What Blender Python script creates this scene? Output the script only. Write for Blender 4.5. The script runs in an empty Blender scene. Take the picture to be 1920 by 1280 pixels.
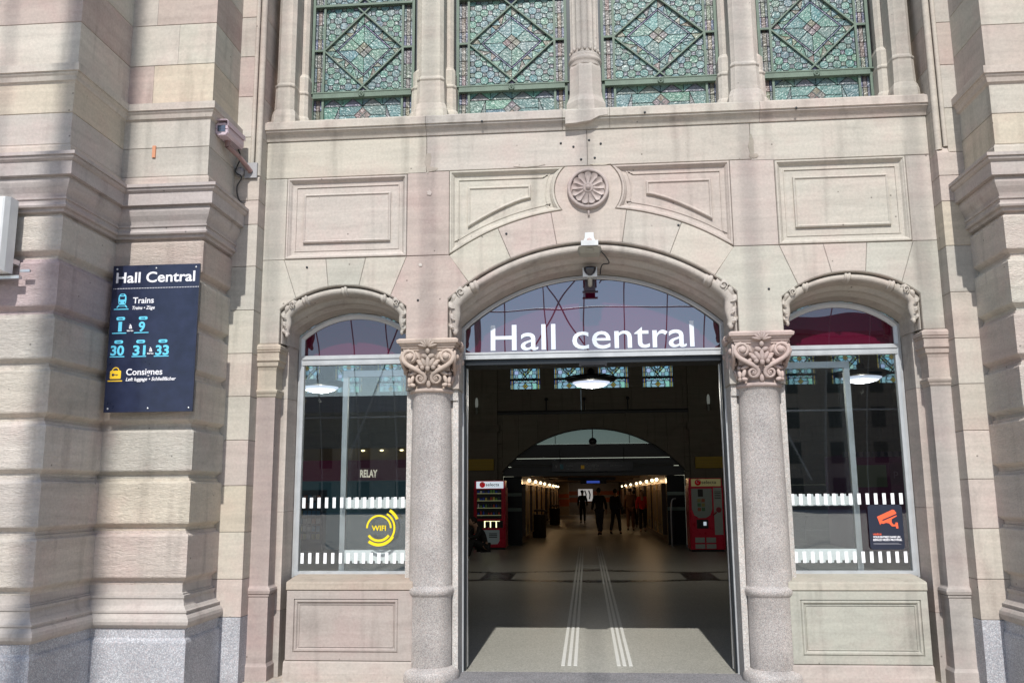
import bpy, bmesh, math, random
from mathutils import Vector, Matrix, noise
R = math.radians
random.seed(7)
SC = bpy.context.scene

# ------------------------------------------------------------------ camera, light, exposure
cd = bpy.data.cameras.new('camera'); cam = bpy.data.objects.new('camera', cd)
SC.collection.objects.link(cam); SC.camera = cam
yaw, pit, rol = R(-4.73076538), R(9.8), R(-0.45714164)
fw = Vector((math.sin(yaw)*math.cos(pit), math.cos(yaw)*math.cos(pit), math.sin(pit)))
r0 = fw.cross(Vector((0, 0, 1))).normalized(); u0 = r0.cross(fw)
rr = r0*math.cos(rol)+u0*math.sin(rol); uu = -r0*math.sin(rol)+u0*math.cos(rol)
M = Matrix((rr, uu, -fw)).transposed().to_4x4(); M.translation = Vector((-0.0725, -8.0, 1.6))
cam.matrix_world = M
cd.sensor_width = 36; cd.lens = 36*1650/1920; cd.clip_start = .05; cd.clip_end = 500

SUN_EL = 46.5
W = bpy.data.worlds.new('World'); SC.world = W; W.use_nodes = True
nt = W.node_tree; sky = nt.nodes.new('ShaderNodeTexSky'); sky.sky_type = 'NISHITA'; sky.sun_disc = False
sky.sun_elevation = R(SUN_EL); sky.sun_rotation = R(180); sky.air_density = 1.0; sky.dust_density = .8
bg = nt.nodes['Background']; bg.inputs[1].default_value = .12
nt.links.new(sky.outputs[0], bg.inputs[0])
sd = bpy.data.lights.new('sun', 'SUN'); sd.energy = 3.75; sd.angle = R(.6); sd.color = (1, .965, .915)
sun = bpy.data.objects.new('sun', sd); SC.collection.objects.link(sun)
sun.rotation_euler = (R(90-SUN_EL), 0, 0)      # shines towards +Y and down
SC.view_settings.view_transform = 'Standard'; SC.view_settings.look = 'None'
SC.view_settings.exposure = .29; SC.view_settings.gamma = 1
SC.cycles.max_bounces = 8; SC.cycles.diffuse_bounces = 4; SC.cycles.transparent_max_bounces = 12
SC.cycles.caustics_reflective = False; SC.cycles.caustics_refractive = False
SC.cycles.sample_clamp_indirect = 4

# ------------------------------------------------------------------ materials
def newmat(name):
    m = bpy.data.materials.new(name); m.use_nodes = True
    return m, m.node_tree, m.node_tree.nodes['Principled BSDF']
def N(nt, t, **k):
    n = nt.nodes.new(t)
    for a, v in k.items():
        if a.startswith('i_'): n.inputs[a[2:].replace('_', ' ')].default_value = v
        else: setattr(n, a, v)
    return n
def plain(name, col, rough=.6, metal=0, emit=0, ecol=None, spec=None, coat=0, noisy=0, bump=0):
    m, nt, b = newmat(name)
    b.inputs['Base Color'].default_value = (*col, 1); b.inputs['Roughness'].default_value = rough
    b.inputs['Metallic'].default_value = metal
    if spec is not None: b.inputs['Specular IOR Level'].default_value = spec
    if coat: b.inputs['Coat Weight'].default_value = coat; b.inputs['Coat Roughness'].default_value = .03
    if emit:
        b.inputs['Emission Color'].default_value = (*(ecol or col), 1); b.inputs['Emission Strength'].default_value = emit
    if noisy or bump:
        tc = N(nt, 'ShaderNodeTexCoord'); n = N(nt, 'ShaderNodeTexNoise', i_Scale=9.0, i_Detail=6.0, i_Roughness=.6)
        nt.links.new(tc.outputs['Object'], n.inputs['Vector'])
        if noisy:
            mr = N(nt, 'ShaderNodeMapRange'); mr.inputs['From Min'].default_value = .3; mr.inputs['From Max'].default_value = .7
            mr.inputs['To Min'].default_value = 1-noisy; mr.inputs['To Max'].default_value = 1+noisy
            nt.links.new(n.outputs['Fac'], mr.inputs['Value'])
            vm = N(nt, 'ShaderNodeVectorMath', operation='SCALE'); vm.inputs[0].default_value = col
            nt.links.new(mr.outputs[0], vm.inputs['Scale']); nt.links.new(vm.outputs[0], b.inputs['Base Color'])
            m2 = N(nt, 'ShaderNodeMapRange'); m2.inputs['To Min'].default_value = max(0, rough-.12); m2.inputs['To Max'].default_value = min(1, rough+.12)
            nt.links.new(n.outputs['Fac'], m2.inputs['Value']); nt.links.new(m2.outputs[0], b.inputs['Roughness'])
        if bump:
            bp = N(nt, 'ShaderNodeBump', i_Strength=bump, i_Distance=.01)
            nt.links.new(n.outputs['Fac'], bp.inputs['Height']); nt.links.new(bp.outputs[0], b.inputs['Normal'])
    return m

def stone(name, tooled=0.0, blotch=1.0, rough=.88, dark=1.0):
    """sandstone; block colour from the 'tint' attribute, veins, stains and tooling procedural"""
    m, nt, b = newmat(name); L = nt.links.new
    at = N(nt, 'ShaderNodeAttribute', attribute_name='tint')
    geo = N(nt, 'ShaderNodeNewGeometry')
    # sedimentary bands
    mp = N(nt, 'ShaderNodeMapping'); mp.inputs['Scale'].default_value = (.9, .9, 9); mp.inputs['Rotation'].default_value = (0, R(4), 0)
    L(geo.outputs['Position'], mp.inputs['Vector'])
    n1 = N(nt, 'ShaderNodeTexNoise', i_Scale=1.3, i_Detail=5.0, i_Roughness=.6, i_Distortion=.6); L(mp.outputs[0], n1.inputs['Vector'])
    n2 = N(nt, 'ShaderNodeTexNoise', i_Scale=2.1, i_Detail=7.0, i_Roughness=.62); L(geo.outputs['Position'], n2.inputs['Vector'])
    n3 = N(nt, 'ShaderNodeTexNoise', i_Scale=42.0, i_Detail=5.0, i_Roughness=.75); L(geo.outputs['Position'], n3.inputs['Vector'])
    # hue drift pink <-> grey green
    cr = N(nt, 'ShaderNodeValToRGB'); e = cr.color_ramp.elements
    e[0].position = .36; e[0].color = (1.03, .955, .935, 1); e[1].position = .66; e[1].color = (.985, .99, .96, 1)
    q_ = e.new(.5); q_.color = (1.02, 1.0, .97, 1)
    L(n2.outputs['Fac'], cr.inputs['Fac'])
    mr = N(nt, 'ShaderNodeMapRange'); mr.inputs['From Min'].default_value = .28; mr.inputs['From Max'].default_value = .72
    mr.inputs['To Min'].default_value = 1-.13*blotch; mr.inputs['To Max'].default_value = 1+.09*blotch; L(n1.outputs['Fac'], mr.inputs['Value'])
    v1 = N(nt, 'ShaderNodeVectorMath', operation='MULTIPLY'); L(at.outputs['Color'], v1.inputs[0]); L(cr.outputs[0], v1.inputs[1])
    v2 = N(nt, 'ShaderNodeVectorMath', operation='SCALE'); L(v1.outputs[0], v2.inputs[0]); L(mr.outputs[0], v2.inputs['Scale'])
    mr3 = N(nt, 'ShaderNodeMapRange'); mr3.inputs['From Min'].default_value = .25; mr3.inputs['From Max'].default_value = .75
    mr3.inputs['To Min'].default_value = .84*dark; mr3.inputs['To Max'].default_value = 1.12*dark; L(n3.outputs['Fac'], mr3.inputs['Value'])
    v3 = N(nt, 'ShaderNodeVectorMath', operation='SCALE'); L(v2.outputs[0], v3.inputs[0]); L(mr3.outputs[0], v3.inputs['Scale'])
    # sparse dark pits and rain stains
    vo = N(nt, 'ShaderNodeTexVoronoi', i_Scale=5.5); L(geo.outputs['Position'], vo.inputs['Vector'])
    pr = N(nt, 'ShaderNodeMapRange'); pr.inputs['From Min'].default_value = .035; pr.inputs['From Max'].default_value = .055
    pr.inputs['To Min'].default_value = .45; pr.inputs['To Max'].default_value = 1; L(vo.outputs['Distance'], pr.inputs['Value'])
    mps = N(nt, 'ShaderNodeMapping'); mps.inputs['Scale'].default_value = (7, 7, .7); L(geo.outputs['Position'], mps.inputs['Vector'])
    n4 = N(nt, 'ShaderNodeTexNoise', i_Scale=1.0, i_Detail=4.0); L(mps.outputs[0], n4.inputs['Vector'])
    sr = N(nt, 'ShaderNodeMapRange'); sr.inputs['From Min'].default_value = .56; sr.inputs['From Max'].default_value = .8
    sr.inputs['To Min'].default_value = 1; sr.inputs['To Max'].default_value = .68; L(n4.outputs['Fac'], sr.inputs['Value'])
    n5 = N(nt, 'ShaderNodeTexNoise', i_Scale=1.1, i_Detail=9.0, i_Roughness=.7, i_Distortion=.8); L(geo.outputs['Position'], n5.inputs['Vector'])
    s5 = N(nt, 'ShaderNodeMapRange'); s5.inputs['From Min'].default_value = .55; s5.inputs['From Max'].default_value = .72
    s5.inputs['To Min'].default_value = 1; s5.inputs['To Max'].default_value = .80; L(n5.outputs['Fac'], s5.inputs['Value'])
    m5 = N(nt, 'ShaderNodeMath', operation='MULTIPLY'); L(sr.outputs[0], m5.inputs[0]); L(s5.outputs[0], m5.inputs[1])
    mm = N(nt, 'ShaderNodeMath', operation='MULTIPLY'); L(pr.outputs[0], mm.inputs[0]); L(m5.outputs[0], mm.inputs[1])
    v4 = N(nt, 'ShaderNodeVectorMath', operation='SCALE'); L(v3.outputs[0], v4.inputs[0]); L(mm.outputs[0], v4.inputs['Scale'])
    L(v4.outputs[0], b.inputs['Base Color']); b.inputs['Roughness'].default_value = rough; b.inputs['Specular IOR Level'].default_value = .25
    # bump
    h = N(nt, 'ShaderNodeMath', operation='MULTIPLY_ADD'); h.inputs[1].default_value = .35
    L(n3.outputs['Fac'], h.inputs[0])
    if tooled:
        mt = N(nt, 'ShaderNodeMapping'); mt.inputs['Scale'].default_value = (15, 15, 50); L(geo.outputs['Position'], mt.inputs['Vector'])
        nt_ = N(nt, 'ShaderNodeTexNoise', i_Scale=1.0, i_Detail=4.0, i_Roughness=.75, i_Distortion=1.2); L(mt.outputs[0], nt_.inputs['Vector'])
        hm = N(nt, 'ShaderNodeMath', operation='MULTIPLY'); hm.inputs[1].default_value = 3*tooled; L(nt_.outputs['Fac'], hm.inputs[0]); L(hm.outputs[0], h.inputs[2])
    else: L(n2.outputs['Fac'], h.inputs[2])
    bp = N(nt, 'ShaderNodeBump', i_Strength=.6 if tooled else .3, i_Distance=.0095 if tooled else .006)
    L(h.outputs[0], bp.inputs['Height']); L(bp.outputs[0], b.inputs['Normal'])
    return m

def granite(name, base, dk, lt, scale=150, rough=.55, bump=.3):
    m, nt, b = newmat(name); L = nt.links.new
    geo = N(nt, 'ShaderNodeNewGeometry')
    v = N(nt, 'ShaderNodeTexVoronoi', i_Scale=scale); L(geo.outputs['Position'], v.inputs['Vector'])
    bw = N(nt, 'ShaderNodeSeparateColor'); L(v.outputs['Color'], bw.inputs[0])
    cr = N(nt, 'ShaderNodeValToRGB'); cr.color_ramp.interpolation = 'CONSTANT'
    e = cr.color_ramp.elements; e[0].position = 0; e[0].color = (*dk, 1); e[1].position = .2; e[1].color = (*base, 1)
    for p, c in ((.45, [x*.86 for x in base]), (.62, [base[0]*1.08, base[1]*.98, base[2]*.95]), (.82, lt)):
        q = e.new(p); q.color = (*c, 1)
    L(bw.outputs[0], cr.inputs['Fac'])
    n = N(nt, 'ShaderNodeTexNoise', i_Scale=3.0, i_Detail=6.0); L(geo.outputs['Position'], n.inputs['Vector'])
    mr = N(nt, 'ShaderNodeMapRange'); mr.inputs['From Min'].default_value = .3; mr.inputs['From Max'].default_value = .7
    mr.inputs['To Min'].default_value = .86; mr.inputs['To Max'].default_value = 1.12; L(n.outputs['Fac'], mr.inputs['Value'])
    vs = N(nt, 'ShaderNodeVectorMath', operation='SCALE'); L(cr.outputs[0], vs.inputs[0]); L(mr.outputs[0], vs.inputs['Scale'])
    L(vs.outputs[0], b.inputs['Base Color']); b.inputs['Roughness'].default_value = rough
    bp = N(nt, 'ShaderNodeBump', i_Strength=bump, i_Distance=.004); L(bw.outputs[0], bp.inputs['Height']); L(bp.outputs[0], b.inputs['Normal'])
    return m

def glassmat(name, tint=(1, 1, 1), refl=2.0):
    m = bpy.data.materials.new(name); m.use_nodes = True; nt = m.node_tree; nt.nodes.clear(); L = nt.links.new
    o = N(nt, 'ShaderNodeOutputMaterial'); mx = N(nt, 'ShaderNodeMixShader')
    t = N(nt, 'ShaderNodeBsdfTransparent'); t.inputs[0].default_value = (*tint, 1)
    g = N(nt, 'ShaderNodeBsdfGlossy'); g.inputs['Roughness'].default_value = .0; g.inputs[0].default_value = (.95, .98, 1, 1)
    f = N(nt, 'ShaderNodeLayerWeight'); p5 = N(nt, 'ShaderNodeMath', operation='POWER'); p5.inputs[1].default_value = 5.0
    L(f.outputs['Facing'], p5.inputs[0]); k = N(nt, 'ShaderNodeMath', operation='MULTIPLY_ADD'); k.inputs[1].default_value = .9; k.inputs[2].default_value = .045*refl; k.use_clamp = True
    L(p5.outputs[0], k.inputs[0]); L(k.outputs[0], mx.inputs[0]); L(t.outputs[0], mx.inputs[1]); L(g.outputs[0], mx.inputs[2]); L(mx.outputs[0], o.inputs[0])
    return m

def ripple(name, col, rough=.12, scale=38, strength=.6, trans=False, bright=1):
    """hammered cathedral glass; piece colour comes from 'tint'"""
    m, nt, b = newmat(name); L = nt.links.new
    at = N(nt, 'ShaderNodeAttribute', attribute_name='tint')
    geo = N(nt, 'ShaderNodeNewGeometry')
    n = N(nt, 'ShaderNodeTexNoise', i_Scale=float(scale), i_Detail=2.0, i_Distortion=1.5); L(geo.outputs['Position'], n.inputs['Vector'])
    bp = N(nt, 'ShaderNodeBump', i_Strength=strength, i_Distance=.02); L(n.outputs['Fac'], bp.inputs['Height'])
    if trans:
        tr = N(nt, 'ShaderNodeBsdfTranslucent'); tp = N(nt, 'ShaderNodeBsdfTransparent')
        v = N(nt, 'ShaderNodeVectorMath', operation='SCALE'); v.inputs['Scale'].default_value = bright
        L(at.outputs['Color'], v.inputs[0]); L(v.outputs[0], tr.inputs[0]); L(v.outputs[0], tp.inputs[0])
        mx = N(nt, 'ShaderNodeMixShader'); mx.inputs[0].default_value = .6; L(tr.outputs[0], mx.inputs[1]); L(tp.outputs[0], mx.inputs[2])
        L(mx.outputs[0], nt.nodes['Material Output'].inputs[0])
    else:
        mr = N(nt, 'ShaderNodeMapRange'); mr.inputs['From Min'].default_value = .3; mr.inputs['From Max'].default_value = .7
        mr.inputs['To Min'].default_value = .7; mr.inputs['To Max'].default_value = 1.3; L(n.outputs['Fac'], mr.inputs['Value'])
        v = N(nt, 'ShaderNodeVectorMath', operation='SCALE'); L(at.outputs['Color'], v.inputs[0]); L(mr.outputs[0], v.inputs['Scale'])
        L(v.outputs[0], b.inputs['Base Color']); b.inputs['Roughness'].default_value = rough
        b.inputs['Specular IOR Level'].default_value = .6; L(bp.outputs[0], b.inputs['Normal'])
    return m

STONE = stone('sandstone'); TOOLED = stone('tooled_sandstone', tooled=1.0, dark=1.13); CARVED = stone('carved_sandstone', blotch=.6)
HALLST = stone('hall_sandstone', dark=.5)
GR_COL = granite('pinkish_granite', (.435, .41, .39), (.29, .27, .26), (.56, .535, .51), 185, .5, .22)
PLAZA = granite('plaza_paving', (.44, .40, .35), (.36, .33, .29), (.50, .46, .41), 40, .85, .2)
GR_JAMB = granite('pale_granite', (.48, .465, .44), (.38, .365, .345), (.57, .555, .53), 130, .85, .7)
GR_BLUE = granite('blue_grey_granite', (.385, .395, .425), (.28, .29, .315), (.52, .535, .56), 140, .75, .5)
PAVE = granite('paving_granite', (.21, .21, .22), (.13, .13, .14), (.3, .3, .3), 130, .8, .3)
ALU = plain('brushed_aluminium', (.62, .64, .66), .35, .85, noisy=.06)
ALUW = plain('pale_anodised_frame', (.50, .52, .53), .4, .35, noisy=.08)
DARKM = plain('dark_metal', (.03, .035, .04), .4, .6)
GREEN = plain('green_painted_iron', (.115, .165, .125), .6, 0, noisy=.25)
LEAD = plain('lead_came', (.13, .15, .145), .8, 0)
def mirrorfilm(name, col, fac):
    m = bpy.data.materials.new(name); m.use_nodes = True; nt = m.node_tree; nt.nodes.clear(); L = nt.links.new
    o = N(nt, 'ShaderNodeOutputMaterial'); mx = N(nt, 'ShaderNodeMixShader'); d = N(nt, 'ShaderNodeBsdfDiffuse'); d.inputs[0].default_value = (*col, 1)
    g = N(nt, 'ShaderNodeBsdfGlossy'); g.inputs['Roughness'].default_value = 0; g.inputs[0].default_value = (.80, .90, 1, 1)
    n = N(nt, 'ShaderNodeTexNoise', i_Scale=1.3, i_Detail=1.0); bp = N(nt, 'ShaderNodeBump', i_Strength=.05, i_Distance=.05); L(n.outputs['Fac'], bp.inputs['Height']); L(bp.outputs[0], g.inputs['Normal'])
    tc = N(nt, 'ShaderNodeTexCoord'); L(tc.outputs['Object'], n.inputs['Vector'])
    mx.inputs[0].default_value = fac; L(d.outputs[0], mx.inputs[1]); L(g.outputs[0], mx.inputs[2]); L(mx.outputs[0], o.inputs[0]); return m
MAROON = mirrorfilm('maroon_film', (.07, .003, .018), .22); MAROON2 = mirrorfilm('side_maroon_film', (.075, .003, .018), .13)
GLASS = glassmat('clear_glass', (.92, .945, .94), 2.2)
SHOPG = glassmat('case_glass', (.95, .95, .95), 1.5)
WHITE = plain('white_film', (.88, .90, .92), .5)
WHITEP = plain('white_plastic', (.72, .74, .74), .4, noisy=.05)
NAVY = plain('navy_sign_panel', (.014, .020, .050), .32, coat=.12, noisy=.25)
SIGNW = plain('sign_white', (.8, .8, .84), .4); SIGNC = plain('sign_cyan', (.13, .58, .8), .4); SIGNY = plain('sign_yellow', (.85, .55, .03), .4)
YEL = plain('yellow_film', (.85, .66, .01), .45); YELDIM = plain('yellow_panel', (.42, .29, .01), .5)
ORANGE = plain('orange_print', (.9, .13, .05), .45); BLACKP = plain('black_panel', (.02, .025, .045), .3)
RED = plain('red_cabinet', (.6, .012, .05), .3, noisy=.1); DKRED = plain('dark_red_cabinet', (.2, .005, .02), .35)
BLACK = plain('black_plastic', (.012, .012, .014), .35)
PINKP = plain('pinkish_camera_paint', (.52, .42, .47), .4, noisy=.06)
RUST = plain('rusty_bracket', (.30, .20, .19), .7, .2, noisy=.25)
CABLE = plain('black_cable', (.03, .03, .03), .6)
STEEL = plain('canopy_steel', (.30, .31, .33), .45, .5)
STG = ripple('stained_glass', None, .38, 24, .55); STB = ripple('stained_glass_backlit', None, trans=True, bright=.8)
MORTAR = plain('mortar', (.16, .15, .14), .95)

# ------------------------------------------------------------------ tints
CREAM = (.50, .475, .425); CREAM2 = (.485, .458, .42); PINK = (.45, .385, .355); PINK2 = (.48, .43, .395); LILAC = (.44, .415, .385)
GREYG = (.455, .445, .405); YELST = (.51, .465, .39); WARM = (.485, .45, .405); SHELL = (.45, .365, .325)
def jit(c, a=.035):
    k = 1+random.uniform(-a, a); return tuple(x*k*(1+random.uniform(-.012, .012)) for x in c)

# ------------------------------------------------------------------ mesh builder
class MB:
    def __init__(s): s.v = []; s.f = []; s.m = []; s.t = []; s.s = []
    def add(s, vs, fs, mat=0, tint=(1, 1, 1), smooth=False, X=None):
        o = len(s.v)
        s.v += [tuple(X @ Vector(p)) for p in vs] if X is not None else [tuple(p) for p in vs]
        for f in fs:
            s.f.append([o+i for i in f]); s.m.append(mat); s.t.append(tint); s.s.append(smooth)
    def box(s, x0, x1, y0, y1, z0, z1, mat=0, tint=(1, 1, 1), X=None):
        s.add([(x, y, z) for z in (z0, z1) for y in (y0, y1) for x in (x0, x1)],
              [(0, 2, 3, 1), (4, 5, 7, 6), (0, 1, 5, 4), (2, 6, 7, 3), (0, 4, 6, 2), (1, 3, 7, 5)], mat, tint, False, X)
    def rings(s, rings, mat=0, tint=(1, 1, 1), smooth=False, closed=True, caps=True, X=None):
        n = len(rings[0]); vs = [p for r in rings for p in r]; fs = []
        for i in range(len(rings)-1):
            for j in range(n if closed else n-1):
                a, b = i*n+j, i*n+(j+1) % n
                fs.append((a, b, b+n, a+n))
        s.add(vs, fs, mat, tint, smooth, X)
        if caps and closed:
            s.add(rings[0], [tuple(range(n))[::-1]], mat, tint, False, X); s.add(rings[-1], [tuple(range(n))], mat, tint, False, X)
    def slab(s, poly, y0, y1, ch=.004, mat=0, tint=(1, 1, 1), gap=.0015):
        """polygon (x,z) extruded from front y0 to back y1 with a chamfered arris"""
        a = offset(poly, gap, True); b = offset(poly, gap+ch, True)
        s.rings([[(x, y1, z) for x, z in a], [(x, y0+ch, z) for x, z in a], [(x, y0, z) for x, z in b]], mat, tint)
    def lathe(s, prof, c, seg=32, mat=0, tint=(1, 1, 1), smooth=True, X=None, flute=None):
        rs = []
        for r, z in prof:
            rs.append([(c[0]+r*math.cos(2*math.pi*k/seg), c[1]+r*math.sin(2*math.pi*k/seg), c[2]+z) for k in range(seg)])
        s.rings(rs, mat, tint, smooth, True, True, X)
    def tube(s, path, r, seg=8, mat=0, tint=(1, 1, 1), X=None, caps=True, flat=1.0):
        rs = []; path = [Vector(p) for p in path]; up = None
        for i, p in enumerate(path):
            d = (path[min(i+1, len(path)-1)]-path[max(i-1, 0)]).normalized()
            if up is None:
                up = Vector((0, 1, 0)) if abs(d.y) < .9 else Vector((1, 0, 0))
            a = d.cross(up).normalized(); b = a.cross(d).normalized(); up = b
            rad = r[i] if isinstance(r, (list, tuple)) else r
            rs.append([tuple(p+(a*math.cos(2*math.pi*k/seg)*rad+b*math.sin(2*math.pi*k/seg)*rad*flat)) for k in range(seg)])
        s.rings(rs, mat, tint, True, True, caps, X)
    def ell(s, c, rad, rot=None, mat=0, tint=(1, 1, 1), nu=10, nv=7, X=None):
        rs = []; Q = rot or Matrix.Identity(3)
        for i in range(nv+1):
            a = math.pi*i/nv; a = min(max(a, .02), math.pi-.02)
            rs.append([tuple(Vector(c)+Q @ Vector((rad[0]*math.sin(a)*math.cos(2*math.pi*k/nu), rad[1]*math.sin(a)*math.sin(2*math.pi*k/nu), -rad[2]*math.cos(a)))) for k in range(nu)])
        s.rings(rs, mat, tint, True, True, True, X)
    def sweep(s, path, prof, closed, mat=0, tint=(1, 1, 1), smooth=False, tints=None):
        """path of (x,z); prof of (inset, y): mitred moulding in the wall plane"""
        rs = [[(x, y, z) for x, z in offset(path, d, closed)] for d, y in prof]
        n = len(path); k = n if closed else n-1
        for i in range(len(rs)-1):
            vs = rs[i]+rs[i+1]
            s.add(vs, [(j, n+j, n+(j+1) % n, (j+1) % n) for j in range(k)], mat, tint, smooth)
    def loft(s, pa, pb, prof, mat=0, tint=(1, 1, 1), smooth=False):
        """between two equally sampled paths; prof of (s, y)"""
        n = len(pa)
        rs = [[(a[0]+(b[0]-a[0])*t, y, a[1]+(b[1]-a[1])*t) for a, b in zip(pa, pb)] for t, y in prof]
        for i in range(len(rs)-1):
            s.add(rs[i]+rs[i+1], [(j, n+j, n+j+1, j+1) for j in range(n-1)], mat, tint, smooth)
    def build(s, name, mats, parent=None, label=None, loc=None):
        me = bpy.data.meshes.new(name); off = Vector(loc) if loc else Vector((0, 0, 0))
        me.from_pydata([Vector(p)-off for p in s.v], [], s.f)
        if not isinstance(mats, (list, tuple)): mats = [mats]
        for m in mats: me.materials.append(m)
        me.polygons.foreach_set('material_index', s.m)
        me.polygons.foreach_set('use_smooth', s.s)
        ca = me.color_attributes.new('tint', 'FLOAT_COLOR', 'CORNER')
        cols = []
        for f, t in zip(s.f, s.t): cols += [t[0], t[1], t[2], 1.0]*len(f)
        ca.data.foreach_set('color', cols)
        bm = bmesh.new(); bm.from_mesh(me); bmesh.ops.recalc_face_normals(bm, faces=bm.faces); bm.to_mesh(me); bm.free()
        o = bpy.data.objects.new(name, me); SC.collection.objects.link(o); o.location = off
        if parent is not None:
            o.parent = parent; o.location = off - Vector(WL.get(parent.name, (0, 0, 0)))
        WL[o.name] = tuple(off)
        if label: o['label'] = label
        return o
WL = {}

def area2(p): return sum(p[i][0]*p[(i+1) % len(p)][1]-p[(i+1) % len(p)][0]*p[i][1] for i in range(len(p)))
def offset(path, d, closed):
    """inset by d: closed polygons shrink; open paths shift to the right-hand side of travel"""
    n = len(path)
    if d == 0: return list(path)
    sg = 1
    if closed and area2(path) > 0: sg = -1
    out = []
    for i in range(n):
        p = Vector(path[i])
        a = Vector(path[(i-1) % n]) if (closed or i > 0) else None
        b = Vector(path[(i+1) % n]) if (closed or i < n-1) else None
        def nrm(u, v):
            w = (v-u)
            if w.length < 1e-9: return None
            w.normalize(); return Vector((w.y, -w.x))*sg
        n1 = nrm(a, p) if a is not None else None; n2 = nrm(p, b) if b is not None else None
        if n1 is None: n1 = n2
        if n2 is None: n2 = n1
        m = n1+n2; q = m.dot(m)
        m = m*(2/q) if q > .25 else n1
        out.append((p.x+m.x*d, p.y+m.y*d))
    return out
def mirror(p): return [(-x, z) for x, z in p][::-1]
def arc(cx, cz, r, a0, a1, n):
    return [(cx+r*math.sin(a0+(a1-a0)*i/n), cz+r*math.cos(a0+(a1-a0)*i/n)) for i in range(n+1)]   # angle from the vertical, + to the right
def rectp(x0, x1, z0, z1): return [(x0, z0), (x1, z0), (x1, z1), (x0, z1)]

def tag(o, label=None, cat=None, group=None, kind=None):
    if label: o['label'] = label
    if cat: o['category'] = cat
    if group: o['group'] = group
    if kind: o['kind'] = kind
    return o
def thing(name, label, cat, loc, group=None):
    o = bpy.data.objects.new(name, None); SC.collection.objects.link(o); o.location = loc; o.empty_display_size = .1
    WL[o.name] = tuple(loc)
    return tag(o, label, cat, group)
def dup(root, loc, label=None, rotz=None, group=None):
    r = root.copy(); SC.collection.objects.link(r); r.location = loc
    if rotz is not None: r.rotation_euler = (0, 0, rotz)
    if label: r['label'] = label
    if group: r['group'] = group
    for ch in root.children:
        c = ch.copy(); SC.collection.objects.link(c); c.parent = r
        for g in ch.children:
            d = g.copy(); SC.collection.objects.link(d); d.parent = c
    return r

_tc = {}
def text_into(mb, txt, x, z, y, size=None, width=None, height=None, bold=0.0, shear=0.0, mat=0, depth=.002, align='L', sp=1.0, tint=(1, 1, 1)):
    """writes txt with its baseline at (x,z) on the plane y, read from -Y; fitted to width / cap height when given"""
    key = (txt, bold, shear, sp)
    if key not in _tc:
        c = bpy.data.curves.new('t', 'FONT'); c.body = txt; c.size = 1; c.offset = bold; c.shear = shear; c.extrude = .01; c.space_character = sp; c.resolution_u = 4
        o = bpy.data.objects.new('t', c); SC.collection.objects.link(o)
        dg = bpy.context.evaluated_depsgraph_get(); me = bpy.data.meshes.new_from_object(o.evaluated_get(dg))
        _tc[key] = ([tuple(v.co) for v in me.vertices], [tuple(p.vertices) for p in me.polygons])
        bpy.data.objects.remove(o); bpy.data.curves.remove(c); bpy.data.meshes.remove(me)
    vs, fs = _tc[key]
    if not vs: return
    x0 = min(v[0] for v in vs); x1 = max(v[0] for v in vs)
    sz = (height/.73) if height else (size or 1)
    sx = width/(x1-x0) if width else sz
    if not height and not size: sz = sx
    w = (x1-x0)*sx
    ox = x-(w/2 if align == 'C' else 0)
    mb.add([(ox+(v[0]-x0)*sx, y-depth*(v[2]/.01+1)/2, z+v[1]*sz) for v in vs], fs, mat, tint)

# ================================================================== SETTING
g = MB(); g.box(-60, 60, -110, .398, -.06, -.02, 0)
tag(g.build('pavement', PLAZA), kind='structure')
mb_ = MB(); mb_.box(-13, 13, .405, 20.4, -.05, 0, 0); mb_.box(-2.42, 2.52, 20.4, 63, -.05, 0, 0)
m, nt, b = newmat('terrazzo_floor'); L = nt.links.new
geo = N(nt, 'ShaderNodeNewGeometry'); v = N(nt, 'ShaderNodeTexVoronoi', i_Scale=110.0); L(geo.outputs['Position'], v.inputs['Vector'])
sc_ = N(nt, 'ShaderNodeSeparateColor'); L(v.outputs['Color'], sc_.inputs[0])
cr = N(nt, 'ShaderNodeValToRGB'); e = cr.color_ramp.elements; e[0].color = (.22, .215, .185, 1); e[1].color = (.46, .45, .40, 1); L(sc_.outputs[0], cr.inputs['Fac'])
n_ = N(nt, 'ShaderNodeTexNoise', i_Scale=.8, i_Detail=5.0); L(geo.outputs['Position'], n_.inputs['Vector'])
vm = N(nt, 'ShaderNodeVectorMath', operation='SCALE'); L(cr.outputs[0], vm.inputs[0]); mr = N(nt, 'ShaderNodeMapRange'); mr.inputs['To Min'].default_value = .85; mr.inputs['To Max'].default_value = 1.15
L(n_.outputs['Fac'], mr.inputs['Value']); L(mr.outputs[0], vm.inputs['Scale']); L(vm.outputs[0], b.inputs['Base Color'])
b.inputs['Roughness'].default_value = .36; b.inputs['Specular IOR Level'].default_value = .22
TERR = m
tag(mb_.build('floor', TERR), kind='structure')
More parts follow.
